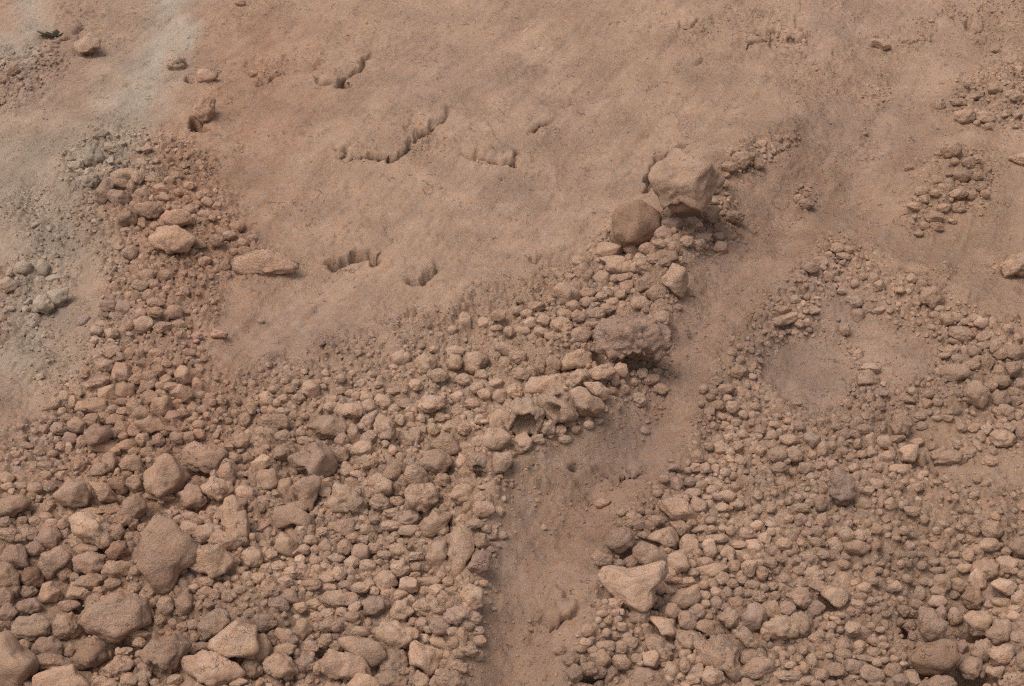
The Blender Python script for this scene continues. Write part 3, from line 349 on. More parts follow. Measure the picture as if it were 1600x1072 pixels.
def poly(u, v, pts):
    """distance to a polyline (photo pixels), side (+ uphill of it when drawn from low u to high u), fraction along"""
    best = np.full(u.shape, 1e9, np.float32)
    side = np.zeros(u.shape, np.float32)
    along = np.zeros(u.shape, np.float32)
    n = len(pts) - 1
    for q in range(n):
        (x0, y0), (x1, y1) = pts[q], pts[q + 1]
        dx, dy = x1 - x0, y1 - y0
        L2 = dx * dx + dy * dy
        f = np.clip(((u - x0) * dx + (v - y0) * dy) / L2, 0, 1)
        d = np.hypot(u - x0 - f * dx, v - y0 - f * dy)
        sg = -np.sign(dx * (v - y0) - dy * (u - x0))
        m = d < best
        best = np.where(m, d, best)
        side = np.where(m, sg, side)
        along = np.where(m, (q + f) / n, along)
    return best, side, along


def inside(u, v, pts):
    r = np.zeros(u.shape, bool)
    n = len(pts)
    for q in range(n):
        (x0, y0), (x1, y1) = pts[q], pts[(q + 1) % n]
        if y0 == y1:
            continue
        c = ((y0 > v) != (y1 > v)) & (u < (x1 - x0) * (v - y0) / (y1 - y0) + x0)
        r ^= c
    return r


def softpoly(u, v, pts, w=14):
    d, _, _ = poly(u, v, list(pts) + [pts[0]])
    return sstep(-w, w, np.where(inside(u, v, pts), d, -d))


RUBBLE_A = [(-300, 700), (0, 690), (60, 640), (125, 560), (140, 500), (160, 440), (130, 360), (95, 290), (110, 235), (150, 205), (230, 205), (300, 215), (350, 270), (372, 330), (385, 370), (430, 392),
            (440, 415), (380, 432), (345, 450), (350, 490), (335, 520), (335, 575), (420, 568), (520, 528), (620, 490), (700, 474), (770, 455), (850, 420), (910, 385), (950, 365), (1000, 362), (1050, 348),
            (1070, 400), (1072, 450), (1050, 500), (1045, 560), (1015, 610), (960, 650), (905, 678), (850, 705), (800, 740), (790, 790), (775, 850), (762, 900), (752, 960), (735, 1010), (728, 1200), (-300, 1200)]
RUBBLE_B = [(1105, 330), (1118, 285), (1135, 250), (1190, 212), (1240, 196), (1258, 206), (1240, 232), (1180, 268), (1140, 300), (1160, 335), (1165, 380), (1120, 402), (1070, 400), (1060, 350)]
RUBBLE_C = [(1128, 570), (1165, 490), (1215, 440), (1262, 402), (1300, 380), (1355, 384), (1400, 425), (1460, 440), (1500, 470), (1550, 492), (1625, 540), (1900, 600), (1900, 1200), (880, 1200), (890, 1030),
            (930, 960), (925, 905), (950, 840), (985, 790), (1040, 740), (1080, 690), (1095, 640)]
RUBBLE_D = [(1440, 250), (1490, 228), (1540, 235), (1555, 290), (1530, 320), (1475, 330), (1455, 362), (1425, 352), (1422, 300)]
RUBBLE_E = [(1462, 168), (1490, 130), (1540, 98), (1640, 85), (1640, 205), (1560, 200), (1500, 188)]
RUBBLE_F = [(-60, 95), (20, 75), (75, 62), (115, 92), (80, 140), (40, 168), (-60, 180)]
RUBBLE_G = [(1500, -40), (1700, -40), (1700, 60), (1560, 60), (1515, 40)]
RUBBLE_H = [(1238, 285), (1275, 288), (1278, 322), (1245, 325)]
RUBBLE_I = [(15, 400), (60, 340), (110, 300), (165, 215), (240, 205), (215, 260), (150, 330), (100, 410), (80, 560), (-40, 560), (-40, 420)]


def scars(u, v):
    scar = np.zeros(u.shape)                                 # broken, crumbly scars where crust has fallen away
    for cx, cy, rx, ry, a_ in [(420, 116, 26, 15, 1), (500, 100, 16, 16, .8), (532, 127, 22, 13, 1), (652, 226, 34, 26, 1), (560, 250, 38, 12, .8), (762, 258, 42, 13, .9), (695, 238, 22, 12, .8), (1092, 45, 40, 16, .7),
                               (1230, 58, 46, 18, 1), (1165, 62, 30, 20, .8), (1320, 82, 22, 14, .8), (1545, 60, 45, 34, .8), (1270, 120, 55, 50, .5), (655, 438, 14, 8, 1), (855, 204, 20, 12, .8), (1180, 30, 60, 30, .5),
                               (1310, 130, 30, 26, .6), (1420, 60, 60, 30, .5), (380, 240, 18, 10, .6), (310, 120, 20, 12, .8), (430, 95, 50, 12, .5), (1010, 620, 60, 55, .7), (980, 680, 60, 30, .5), (850, 720, 60, 40, .5),
                               (960, 755, 50, 18, .6), (870, 985, 45, 20, .7), (1120, 370, 40, 26, .5), (1400, 500, 40, 40, .5), (120, 60, 60, 40, .4), (120, 30, 50, 26, .5), (60, 330, 70, 50, .8), (80, 400, 50, 80, .8), (60, 560, 60, 60, .6), (790, 800, 25, 60, .5), (768, 930, 22, 70, .55), (900, 800, 50, 30, .45), (830, 1000, 30, 50, .45), (1090, 520, 25, 60, .4), (1180, 350, 60, 30, .4), (560, 60, 60, 40, .3)]:
        scar = np.maximum(scar, a_ * np.exp(-(((u + 8 * perlin2(u / 11, v / 9, 60) - cx) / rx) ** 2 + ((v + 6 * perlin2(u / 11, v / 9, 61) - cy) / ry) ** 2) ** 1.5))
    return scar


def rubble(u, v):
    """how much loose stone lies here, 0..1, and the typical stone size in photo pixels"""
    wob = 10 * perlin2(u / 34, v / 26, 70) + 14 * perlin2(u / 70, v / 60, 73) + 7 * perlin2(u / 14, v / 12, 74)
    a = softpoly(u + wob, v + wob, RUBBLE_A, 24)
    b = softpoly(u + wob, v, RUBBLE_B, 15)
    c = softpoly(u + wob, v + wob, RUBBLE_C, 30)
    ell = lambda cx, cy, rx, ry: sstep(.75, 1.2, np.hypot((u - cx) / rx, (v - cy) / ry) + .12 * perlin2(u / 22, v / 22, 71))
    c = c * ell(1262, 585, 72, 58) * (.25 + .75 * ell(1400, 560, 62, 45)) * (.35 + .65 * ell(1330, 500, 55, 45)) * (.25 + .75 * ell(1545, 735, 80, 35)) * (.3 + .7 * ell(1470, 690, 55, 40))
    c = c * (.3 + .7 * ell(1500, 965, 95, 95))
    a = a * (.4 + .6 * ell(90, 950, 110, 100))
    a = a * (.3 + .7 * ell(120, 470, 45, 60)) * (.45 + .55 * ell(255, 540, 16, 12))
    o = np.maximum.reduce([softpoly(u + wob, v, RUBBLE_D, 20), softpoly(u + wob, v, RUBBLE_E, 22), .8 * softpoly(u, v, RUBBLE_F, 20), .6 * softpoly(u, v, RUBBLE_G, 24), softpoly(u, v, RUBBLE_H, 8),
                           .75 * softpoly(u + wob, v + wob, RUBBLE_I, 24)])
    loose = .42 * sstep(.15, .75, fbm2(u / 70, v / 50, 72, 3)) * np.clip(softpoly(u, v, [(1230, -60), (1700, -60), (1700, 480), (1480, 470), (1400, 400), (1330, 220)], 60)
                                                                    + softpoly(u, v, [(-100, 330), (60, 260), (140, 330), (130, 560), (-100, 700)], 30) + softpoly(u, v, [(830, 690), (960, 640), (1030, 560), (1060, 620), (960, 760), (860, 840), (770, 860)], 24), 0, 1)
    sc_ = scars(u, v)
    gd = poly(u, v, [(1300, 260), (1160, 400), (1105, 500), (1082, 590), (1000, 690), (900, 790), (830, 880), (790, 980), (770, 1150)])[0]
    stray = (.10 + .16 * sstep(0, .7, fbm2(u / 40, v / 40, 76, 2))) * np.exp(-(gd / 75) ** 2)
    m = np.maximum.reduce([a, b, c, o, 1.5 * loose, 1.0 * sc_, stray])
    size = np.interp(v, [0, 200, 400, 600, 800, 1072], [6.5, 8, 9, 10.5, 13, 16])
    size = np.where(sc_ > np.maximum(a, c) + .2, size * .8, size)
    size = np.where((u > 340) & (u < 860) & (v < 640), np.interp(v + (600 - u) * .25, [480, 560, 650, 740], [4.6, 6.2, 9, 12]), size)
    return m, size


# ---------------------------------------------------------------- relief of the slope
LEDGES = [  # polyline of a broken edge (photo pixels, from left to right): step height, reach uphill, trench depth, raggedness
    ([(522, 232), (528, 256), (560, 262), (600, 264), (622, 262), (640, 240), (665, 222), (690, 200), (710, 172)], .045, 60, .05, 5),
    ([(716, 246), (735, 262), (780, 264), (803, 262), (808, 240)], .035, 42, .045, 4),
    ([(488, 118), (505, 134), (530, 134), (545, 132), (560, 110), (590, 76)], .035, 46, .05, 5),
    ([(396, 122), (418, 128), (440, 112)], .02, 26, .05, 5),
    ([(510, 414), (530, 411), (548, 402), (562, 397), (574, 398), (585, 410)], .02, 30, .16, 4),
    ([(560, 398), (578, 392), (582, 402)], .008, 16, .10, 3),
    ([(638, 440), (655, 440), (668, 432), (684, 416)], .02, 26, .09, 4),
    ([(292, 118), (306, 130)], .02, 20, .06, 3),
    ([(298, 186), (308, 200), (322, 194)], .02, 16, .12, 3),
    ([(1010, 312), (1014, 285), (1018, 262), (1030, 247), (1052, 238), (1066, 228), (1074, 232)], .012, 16, .13, 3),
    ([(1150, 66), (1180, 72), (1215, 50), (1250, 66), (1262, 58)], .03, 40, .03, 7),
    ([(1060, 38), (1075, 42), (1090, 30)], .02, 26, .035, 3),
    ([(1085, 100), (1100, 90)], .012, 16, .03, 2),
    ([(1155, 48), (1200, 56)], .015, 30, .03, 4),
    ([(1505, 24), (1520, 48), (1535, 46)], .03, 36, .05, 5),
    ([(818, 212), (850, 205), (870, 180)], .018, 30, .02, 4),
    ([(828, 402), (836, 408), (846, 400)], .01, 14, .05, 2),
    ([(835, 975), (858, 990), (885, 992), (905, 972)], .05, 60, .05, 5),
    ([(925, 745), (960, 762), (1010, 752)], .015, 30, .035, 5),
    ([(1405, 430), (1444, 436), (1446, 462)], .01, 20, .05, 3),
    ([(0, 100), (60, 88), (110, 62), (140, 30)], .03, 50, .012, 6),
    ([(1380, 52), (1440, 60), (1470, 54)], .02, 40, .02, 6),
    ([(1300, 78), (1316, 80)], .012, 20, .03, 3),
    ([(1508, 190), (1540, 194)], .01, 20, .04, 3),
]


HOLES = [(524, 411, 15, 4, .09), (548, 404, 12, 4, .10), (570, 398, 13, 5, .12), (584, 409, 6, 5, .11), (651, 439, 13, 5, .07), (307, 190, 6, 9, .12), (312, 202, 14, 4, .1), (537, 133, 9, 5, .1), (1240, 62, 12, 4, .07), (800, 258, 7, 4, .08),
         (1078, 336, 36, 8, .15), (1040, 347, 10, 8, .14), (25, 1000, 28, 16, .2), (187, 1013, 30, 12, .2), (140, 975, 10, 14, .15), (310, 742, 24, 8, .16), (936, 560, 11, 11, .16), (988, 574, 34, 7, .12),
         (828, 684, 18, 8, .14), (752, 745, 11, 7, .14), (1510, 1063, 46, 12, .2), (1440, 1052, 18, 8, .16), (1292, 948, 12, 9, .13), (1530, 992, 30, 8, .12), (567, 672, 12, 12, .1), (620, 910, 6, 8, .1),
         (500, 1022, 9, 7, .1), (118, 945, 10, 12, .1), (275, 812, 8, 8, .1), (160, 862, 12, 8, .1), (1098, 1058, 10, 8, .1), (925, 1050, 20, 8, .12), (990, 870, 24, 8, .08), (1415, 985, 8, 10, .1), (895, 730, 6, 5, .08)]


def relief(s, t):
    u, v, z = to_pix(world(s, t, np.zeros_like(s)))
    u0, v0 = u, v
    px = z / FPX                                             # metres per photo pixel here
    wall = np.zeros(u.shape)                                 # steep cut faces, which stay plain
    lip = np.zeros(u.shape, np.float64)                      # how far the edge of a ledge hangs downhill over its foot
    wu = u + 9 * fbm2(u / 60, v / 45, 20, 3)
    wv = v + 9 * fbm2(u / 60, v / 45, 24, 3)
    h = np.zeros(u.shape, np.float64)
    # the ridge of rubble and the gully beside it
    ridge = [(1270, 180), (1235, 205), (1110, 275), (1060, 340), (1045, 430), (1040, 520), (1010, 590), (930, 650), (850, 690), (785, 735), (768, 800), (758, 880), (748, 960), (725, 1080), (700, 1250)]
    d, sd_, al = poly(wu, wv, ridge)
    dd = d * sd_                                             # this line runs downhill: + lies on the left (rubble) side after the sign flip below
    dd = -dd
    lft = dd < 0
    amp = np.interp(al, [0, .1, .25, .6, .8, 1], [.02, .08, .15, .19, .16, .10])
    h += amp * np.where(lft, np.exp(-np.abs(dd) / 120), np.exp(-(dd / 42) ** 2))
    gully = [(1390, 150), (1330, 230), (1240, 310), (1160, 400), (1105, 500), (1082, 590), (1025, 690), (940, 780), (860, 880), (820, 980), (795, 1100), (780, 1250)]
    d, _, al = poly(wu, wv, gully)
    h -= .06 * np.exp(-(d / np.interp(al, [0, .3, .6, 1], [110, 60, 58, 60])) ** 2)
    # far bank, its bare hollow, the concave face above it
    d, _, _ = poly(wu, wv, [(880, 1150), (935, 950), (960, 850), (1060, 720), (1130, 590), (1200, 470), (1310, 390), (1400, 420), (1500, 470), (1620, 530)])
    h += .05 * np.exp(-(d / 50) ** 2)
    blob = lambda cx, cy, rx, ry, a: a * np.exp(-((wu - cx) / rx) ** 2 - ((wv - cy) / ry) ** 2)
    h += blob(1265, 575, 75, 60, -.05) + blob(1350, 330, 120, 70, -.07) + blob(1500, 390, 90, 60, -.05)
    h += blob(1490, 280, 70, 60, .04) + blob(1570, 150, 90, 60, .05) + blob(1500, 945, 110, 80, -.07) + blob(1540, 590, 90, 90, .06)
    h += blob(870, 925, 60, 65, .07) + blob(640, 250, 240, 130, .06) + blob(450, 500, 130, 60, -.05) + blob(250, 330, 130, 110, .06)
    h += blob(230, 120, 60, 130, -.03) + blob(100, 600, 90, 150, -.05) + blob(90, 950, 120, 90, -.08) + blob(180, 600, 120, 120, .05) + blob(300, 900, 200, 140, .05)
    h += blob(400, 200, 50, 130, -.03) + blob(1330, 800, 160, 130, .04) + blob(930, 720, 80, 50, .03)
    hmac = h.copy()
    # broken ledges and holes of the smooth face
    for pts, step, reach, trench, rag in LEDGES:
        xs = [p[0] for p in pts]
        ys = [p[1] for p in pts]
        m = (u0 > min(xs) - reach * 3 - 20) & (u0 < max(xs) + reach * 3 + 20) & (v0 > min(ys) - reach * 3 - 20) & (v0 < max(ys) + 40)
        if not m.any():
            continue
        uu, vv = u0[m], v0[m]
        uu = uu + 1.5 * rag * fbm2(uu / 19, vv / 15, 40, 2)
        vv = vv + 1.5 * rag * fbm2(uu / 19, vv / 15, 44, 2)
        d, sg, al = poly(uu, vv, pts)
        end = sstep(0, .12, al) * sstep(1, .88, al)
        up = sg > 0
        e = np.where(up, 1, 0) * np.exp(-d / reach) * sstep(-1, 3, d)
        brk = np.clip(.75 + 1.1 * fbm2(u0[m] / 26, v0[m] / 20, 48, 1), 0, 1.15)
        ragw = np.clip(1.2 + 2.6 * fbm2(u0[m] / 12, v0[m] / 10, 49, 2), 0, 4.5) + 1.6 * (trench > .07)
        tr = np.exp(-(np.maximum(d - ragw, 0) / 2.4) ** 2) * sstep(0, .08, al) * sstep(1, .92, al) * brk
        crust = np.exp(-(np.where(up, d * 1.6, d) / 9) ** 2) * end
        h[m] += .75 * step * e * end * (.5 + .5 * brk) - min(trench * .75, .075 if trench < .1 else .115) * tr + crust * .010 * fbm2(u0[m] / 15, v0[m] / 9, 52, 2)
        wall[m] = np.maximum(wall[m], np.exp(-(np.maximum(d - 4, 0) / 7) ** 2) * sstep(-.02, .1, al) * sstep(1.02, .9, al))
        lip[m] += (.35 * step + min(trench, .05) * .45 + (.018 if trench > .08 else 0)) * np.where(up, np.exp(-d / 12), 0) * end * brk
    rub, size = rubble(u, v)
    smooth = 1 - rub
    scar = scars(u0, v0)
    d1, rv, gap = worley2(s / .042 + .5 * perlin2(s / .05, t / .05, 64), t / .055, 62)
    d1b, rvb, gapb = worley2(s / .021, t / .028, 63)
    sc1 = scar * (-.010 + .022 * (rv - .3) * sstep(0, .45, gap) + .006 * (rvb - .3) * sstep(0, .4, gapb))
    for cx, cy, rx, ry, dp in HOLES:
        wall = np.maximum(wall, np.exp(-(((u0 - cx) / (rx + 8)) ** 2 + ((v0 - cy) / (ry + 8)) ** 2) ** 2))
    hb = h
    h = sc1 * 1.0
    # broad lumps
    h += .020 * fbm2(s / .55, t / .55, 100, 3)
    h += (.004 + .028 * rub) * fbm2(s / .15, t / .15, 110, 3)
    # the smooth face: runs of slumped dirt aligned with the fall line, thin scabs, pits
    a = math.radians(62)
    q, r = s * math.cos(a) + t * math.sin(a), -s * math.sin(a) + t * math.cos(a)
    h += smooth * .009 * fbm2(q / .60, r / .10, 120, 4)
    patch = sstep(-.1, .5, fbm2(s / .4, t / .5, 130, 2))
    h += smooth * (.0012 + .0022 * patch) * fbm2(s / .035, t / .05, 140, 4, gain=.6)
    c1 = np.abs(perlin2(s / .11 + .4 * perlin2(s / .05, t / .05, 151), t / .16, 150))
    c2 = sstep(.25, .6, perlin2(s / .3, t / .3, 153))
    h -= smooth * .009 * c2 * np.exp(-(c1 / .045) ** 2)
    d1, rv, gap = worley2(s / .032 + .3 * perlin2(s / .03, t / .03, 162), t / .04, 160)
    sc = sstep(.15, .5, fbm2(s / .35, t / .45, 163, 3) + .25 * sstep(1000, 1500, u))
    h += smooth * sc * .008 * (rv - .3) * sstep(0, .12, gap)
    # packed crumbs under the loose stones
    d1, rv, gap = worley2(s / .034, t / .034, 170)
    h += rub * .026 * (rv + .2) * sstep(0, .35, gap) * (1 - .5 * d1)
    d1, rv, gap = worley2(s / .016, t / .016, 171)
    h += (.12 + .88 * rub) * .009 * rv * sstep(0, .3, gap) * sstep(-.6, .2, rub + fbm2(s / .3, t / .3, 175, 2))
    h += (.0012 + .002 * rub) * perlin2(s / .015, t / .018, 180)
    return hb + h * (1 - .9 * wall), lip, hmac


def axis(a, b, step, lo, hi):
    core = np.arange(a, b, step)
    out_l, x, st = [], a, step
    while x > lo:
        st *= 1.22
        x -= st
        out_l.append(x)
    out_r, x, st = [], core[-1], step
    while x < hi:
        st *= 1.22
        x += st
        out_r.append(x)
    return np.array(out_l[::-1] + list(core) + out_r)


SX = axis(-3.35, 3.35, .0070, -16, 16)
TY = axis(-1.95, 3.45, .0085, -3.9, 22)
SG, TG = np.meshgrid(SX, TY)
HG, LIP, HMAC = relief(SG, TG)
far = sstep(3.4, 6, np.abs(SG)) + sstep(3.5, 6, TG)
HG = HG * (1 - np.clip(far, 0, 1)) + np.clip(far, 0, 1) * .12 * fbm2(SG / 1.7, TG / 1.7, 190, 3)


def height(s, t):
    i = np.clip(np.searchsorted(SX, s) - 1, 0, len(SX) - 2)
    j = np.clip(np.searchsorted(TY, t) - 1, 0, len(TY) - 2)
    fx = (s - SX[i]) / (SX[i + 1] - SX[i])
    fy = (t - TY[j]) / (TY[j + 1] - TY[j])
    return (HG[j, i] * (1 - fx) + HG[j, i + 1] * fx) * (1 - fy) + (HG[j + 1, i] * (1 - fx) + HG[j + 1, i + 1] * fx) * fy


def hit(u, v, lift):
    """the point on the line of sight of a photo pixel that stands 'lift' metres above the ground"""
    u, v, lift = [np.asarray(a, float) for a in (u, v, lift)]
    hh = np.zeros_like(u) + lift
    for _ in range(14):
        s, t, k = pix_plane(u, v, hh)
        hh = .5 * hh + .5 * (height(s, t) + lift)
    return s, t, hh, k


# ---------------------------------------------------------------- colour of the dirt (mineral zones)
def tint(u, v):
    wu = u + 26 * fbm2(u / 90, v / 90, 200, 5, gain=.6)
    wv = v + 26 * fbm2(u / 90, v / 90, 205, 5, gain=.6)
    col = np.zeros(u.shape + (3,)) + np.array(BASE)

    def mix(wt, c):
        nonlocal col
        wt = np.clip(wt, 0, 1)[..., None]
        col = col * (1 - wt) + np.array(c) * wt

    g = lambda cx, cy, rx, ry: np.exp(-((wu - cx) / rx) ** 2 - ((wv - cy) / ry) ** 2)
    mix(.8 * g(400, 130, 110, 150), ORANGE)
    mix(.55 * g(330, 400, 130, 190), ORANGE)
    mix(.6 * g(130, 140, 60, 60), ORANGE)
    mix(.6 * g(270, 300, 90, 120), ORANGE)
    mix(.55 * g(250, 640, 200, 140), ORANGE)
    mix(.35 * g(300, 900, 320, 220), ORANGE)
    mix(.5 * g(1350, 320, 150, 110), OCHRE)
    mix(.35 * g(950, 60, 150, 90), OCHRE)
    mix(.55 * g(1300, 330, 190, 130) + .4 * g(1500, 400, 150, 110) + .3 * g(1400, 150, 200, 90), OCHRE)
    dg = poly(wu, wv, [(1330, 230), (1240, 310), (1160, 400), (1105, 500), (1082, 590), (1025, 690), (940, 780), (860, 880), (820, 980), (795, 1150)])[0]
    mix(.9 * np.exp(-(dg / 80) ** 2), GULLY)
    mix(.6 * g(680, 620, 260, 100) + .5 * g(560, 900, 240, 140) + .3 * g(1250, 760, 150, 80), PALE)
    mix(.3 * g(1450, 650, 260, 330), OCHRE)
    mix(.35 * g(1540, 950, 160, 150), OCHRE)
    for cx, cy, rx, ry, a in [(960, 700, 90, 50, .6), (1080, 540, 40, 60, .4), (690, 130, 90, 60, .45), (860, 130, 60, 60, .4), (1300, 480, 60, 60, .6), (1255, 575, 75, 60, .6), (1430, 570, 70, 40, .4),
                              (480, 520, 160, 50, .5), (1350, 40, 160, 60, .45), (990, 530, 60, 40, .15), (1330, 200, 120, 50, .5), (850, 320, 140, 70, .4), (60, 130, 70, 50, .8), (150, 20, 60, 30, .5),
                              (1130, 440, 60, 60, .35), (790, 890, 40, 90, .3), (1320, 760, 50, 50, .4), (60, 680, 70, 50, .5), (1300, 600, 140, 120, .2), (180, 500, 60, 60, .35)]:
        mix(a * g(cx, cy, rx, ry), MAUVE)
    st = lambda pts, w: np.exp(-(poly(wu, wv, pts)[0] / w) ** 2)
    mix(.95 * st([(300, -80), (265, 30), (245, 90), (222, 160), (200, 190)], 36), WHITE)
    mix(.8 * st([(80, -60), (50, 40), (10, 75), (-60, 90)], 26), WHITE)
    mix(.85 * g(40, 280, 110, 110), GREY)
    mix(.7 * st([(215, 170), (150, 240), (90, 330), (60, 450), (30, 560)], 38), GREY)
    mix(.8 * g(160, 240, 60, 45), GREY)
    mix(.75 * g(70, 400, 80, 130), GREY)
    mix(.5 * g(50, 560, 90, 60), GREY)
    mix(.45 * g(165, 120, 40, 60), GREY)
    sk = fbm2((-.55 * u + .84 * v) / 170, (.84 * u + .55 * v) / 26, 212, 4) * sstep(560, 420, v)
    mix(.32 * sk, PALE)
    mix(-.28 * sk, OCHRE)
    mix(.35 * fbm2(u / 50, v / 50, 210, 4), PALE)
    mix(-.3 * fbm2(u / 50, v / 50, 210, 3), MAUVE)
    return col


WHITE = (.375, .310, .244)
GULLY = (.282, .172, .119)
BASE, ORANGE, OCHRE, MAUVE, GREY, PALE = (.356, .228, .157), (.328, .183, .118), (.290, .180, .120), (.282, .188, .145), (.338, .264, .200), (.394, .263, .183)


def set_col(me, cols):
    at = me.color_attributes.new('Tint', 'FLOAT_COLOR', 'POINT')
    a = np.ones((len(me.vertices), 4), np.float32)
    a[:, :3] = cols
    at.data.foreach_set('color', a.ravel())


def dirt_material(name, grain, stone=False):
    m = bpy.data.materials.new(name)
    m.use_nodes = True
    n, l = m.node_tree.nodes, m.node_tree.links
    b = n['Principled BSDF']
    b.inputs['Roughness'].default_value = .95
    b.inputs['Specular IOR Level'].default_value = .12
    at = n.new('ShaderNodeAttribute')
    at.attribute_name = 'Tint'
    geo = n.new('ShaderNodeNewGeometry')
    pos = geo.outputs['Position']

    def noise(scale, detail, rough=.6, dist=0):
        x = n.new('ShaderNodeTexNoise')
        x.inputs['Scale'].default_value = scale
        x.inputs['Detail'].default_value = detail
        x.inputs['Roughness'].default_value = rough
        x.inputs['Distortion'].default_value = dist
        l.new(pos, x.inputs['Vector'])
        return x.outputs['Fac']

    def ramp(fac, a, b_, lo, hi):
        x = n.new('ShaderNodeMapRange')
        x.inputs['From Min'].default_value, x.inputs['From Max'].default_value = a, b_
        x.inputs['To Min'].default_value, x.inputs['To Max'].default_value = lo, hi
        l.new(fac, x.inputs['Value'])
        return x.outputs['Result']

    def mul(a, b_):
        x = n.new('ShaderNodeMath')
        x.operation = 'MULTIPLY'
        l.new(a, x.inputs[0])
        if isinstance(b_, float):
            x.inputs[1].default_value = b_
        else:
            l.new(b_, x.inputs[1])
        return x.outputs[0]

    def add(a, b_):
        x = n.new('ShaderNodeMath')
        x.operation = 'ADD'
        l.new(a, x.inputs[0])
        l.new(b_, x.inputs[1])
        return x.outputs[0]

    n1 = mul(ramp(noise(7, 4), .3, .7, .92, 1.08), ramp(noise(1.9, 3), .35, .65, .93, 1.05))
    n2 = ramp(noise(60, 5, .65), .3, .7, .90, 1.10)
    n3 = ramp(noise(330, 3, .7), .32, .68, *((.90, 1.09) if not stone else (.94, 1.06)))
    val = mul(mul(n1, n2), n3)
    mx = n.new('ShaderNodeVectorMath')
    mx.operation = 'SCALE'
    l.new(at.outputs['Color'], mx.inputs[0])
    l.new(val, mx.inputs['Scale'])
    hue = n.new('ShaderNodeHueSaturation')
    l.new(ramp(noise(16, 3), .3, .7, .495, .505), hue.inputs['Hue'])
    l.new(ramp(noise(22, 3), .3, .7, .9, 1.1), hue.inputs['Saturation'])
    l.new(mx.outputs[0], hue.inputs['Color'])
    l.new(hue.outputs[0], b.inputs['Base Color'])
    # fine relief: grains of a few millimetres, short wandering cracks
    h = add(mul(mul(noise(70, 6, .7), ramp(noise(3.2, 3), .42, .58, .35, 1.25)), (.012 if not stone else .017) * grain), mul(noise(260, 4, .75), (.0050 if not stone else .0055) * grain))
    cr = n.new('ShaderNodeTexVoronoi')
    cr.feature = 'DISTANCE_TO_EDGE'
    cr.inputs['Scale'].default_value = 20 if not stone else 24
    vm = n.new('ShaderNodeVectorMath')
    vm.operation = 'ADD'
    nz = n.new('ShaderNodeTexNoise')
    nz.inputs['Scale'].default_value = 22
    nz.inputs['Detail'].default_value = 4
    l.new(pos, nz.inputs['Vector'])
    sc = n.new('ShaderNodeVectorMath')
    sc.operation = 'SCALE'
    sc.inputs['Scale'].default_value = .09
    l.new(nz.outputs['Color'], sc.inputs[0])
    l.new(pos, vm.inputs[0])
    l.new(sc.outputs[0], vm.inputs[1])
    l.new(vm.outputs[0], cr.inputs['Vector'])
    mask = mul(ramp(noise(26, 4), .55, .62, 0, 1), ramp(noise(4, 2), .42, .6, .1, 1))
    crk = mul(mul(ramp(cr.outputs['Distance'], 0, .05, -1, 0), mask), .009)
    h = add(h, crk)
    bump = n.new('ShaderNodeBump')
    bump.inputs['Strength'].default_value = 1
    bump.inputs['Distance'].default_value = 1
    l.new(h, bump.inputs['Height'])
    l.new(bump.outputs[0], b.inputs['Normal'])
    return m


M_SOIL = dirt_material('packed_soil', 1.0)
M_STONE = dirt_material('dusty_clay_stone', .9, True)


def mesh_obj(name, verts, faces, mat, cols, loc=(0, 0, 0), smooth=True, parent=None):
    me = bpy.data.meshes.new(name)
    k = faces.shape[1]
    me.vertices.add(len(verts))
    me.vertices.foreach_set('co', np.ascontiguousarray(verts, np.float32).ravel())
    me.loops.add(faces.size)
    me.loops.foreach_set('vertex_index', np.ascontiguousarray(faces, np.int32).ravel())
    me.polygons.add(len(faces))
    me.polygons.foreach_set('loop_start', np.arange(0, faces.size, k, dtype=np.int32))
    me.polygons.foreach_set('loop_total', np.full(len(faces), k, np.int32))
    me.polygons.foreach_set('use_smooth', np.full(len(faces), smooth))
    me.update(calc_edges=True)
    set_col(me, cols)
    me.materials.append(mat)
    o = bpy.data.objects.new(name, me)
    o.location = loc
    C.collection.objects.link(o)
    if parent:
        o.parent = parent
    return o


ny, nx = SG.shape
HOLE = np.zeros_like(HG)
_u, _v, _ = to_pix(world(SG, TG, HMAC))
_u, _v = _u + 4 * fbm2(SG / .09, TG / .09, 80, 2), _v + 3 * fbm2(SG / .09, TG / .09, 83, 2)
for cx, cy, rx, ry, dp in HOLES:
    HOLE += dp * np.exp(-(((_u - cx) / rx) ** 2 + ((_v - cy) / ry) ** 2) ** 2)
P = world(SG, TG - LIP, HG - HOLE).reshape(-1, 3)
ii = (np.arange(ny - 1)[:, None] * nx + np.arange(nx - 1)[None]).ravel()
F = np.stack([ii, ii + 1, ii + nx + 1, ii + nx], 1)
U0, V0, Z0 = to_pix(P)
TT = tint(np.clip(U0, -500, 2100), np.clip(V0, -400, 1500))
o = mesh_obj('dirt_slope_terrain', P, F, M_SOIL, TT)
o['kind'] = 'structure'
o['label'] = 'bare brown dirt slope with a smooth face, a gully and grey mineral streaks'

# ---------------------------------------------------------------- stone shapes
import bmesh


def ico(n):
    bm = bmesh.new()
    bmesh.ops.create_icosphere(bm, subdivisions=n, radius=1)
    v = np.array([x.co[:] for x in bm.verts])
    f = np.array([[q.index for q in p.verts] for p in bm.faces])
    bm.free()
    return v / np.linalg.norm(v, axis=1)[:, None], f


ICO = {n: ico(n) for n in range(1, 7)}


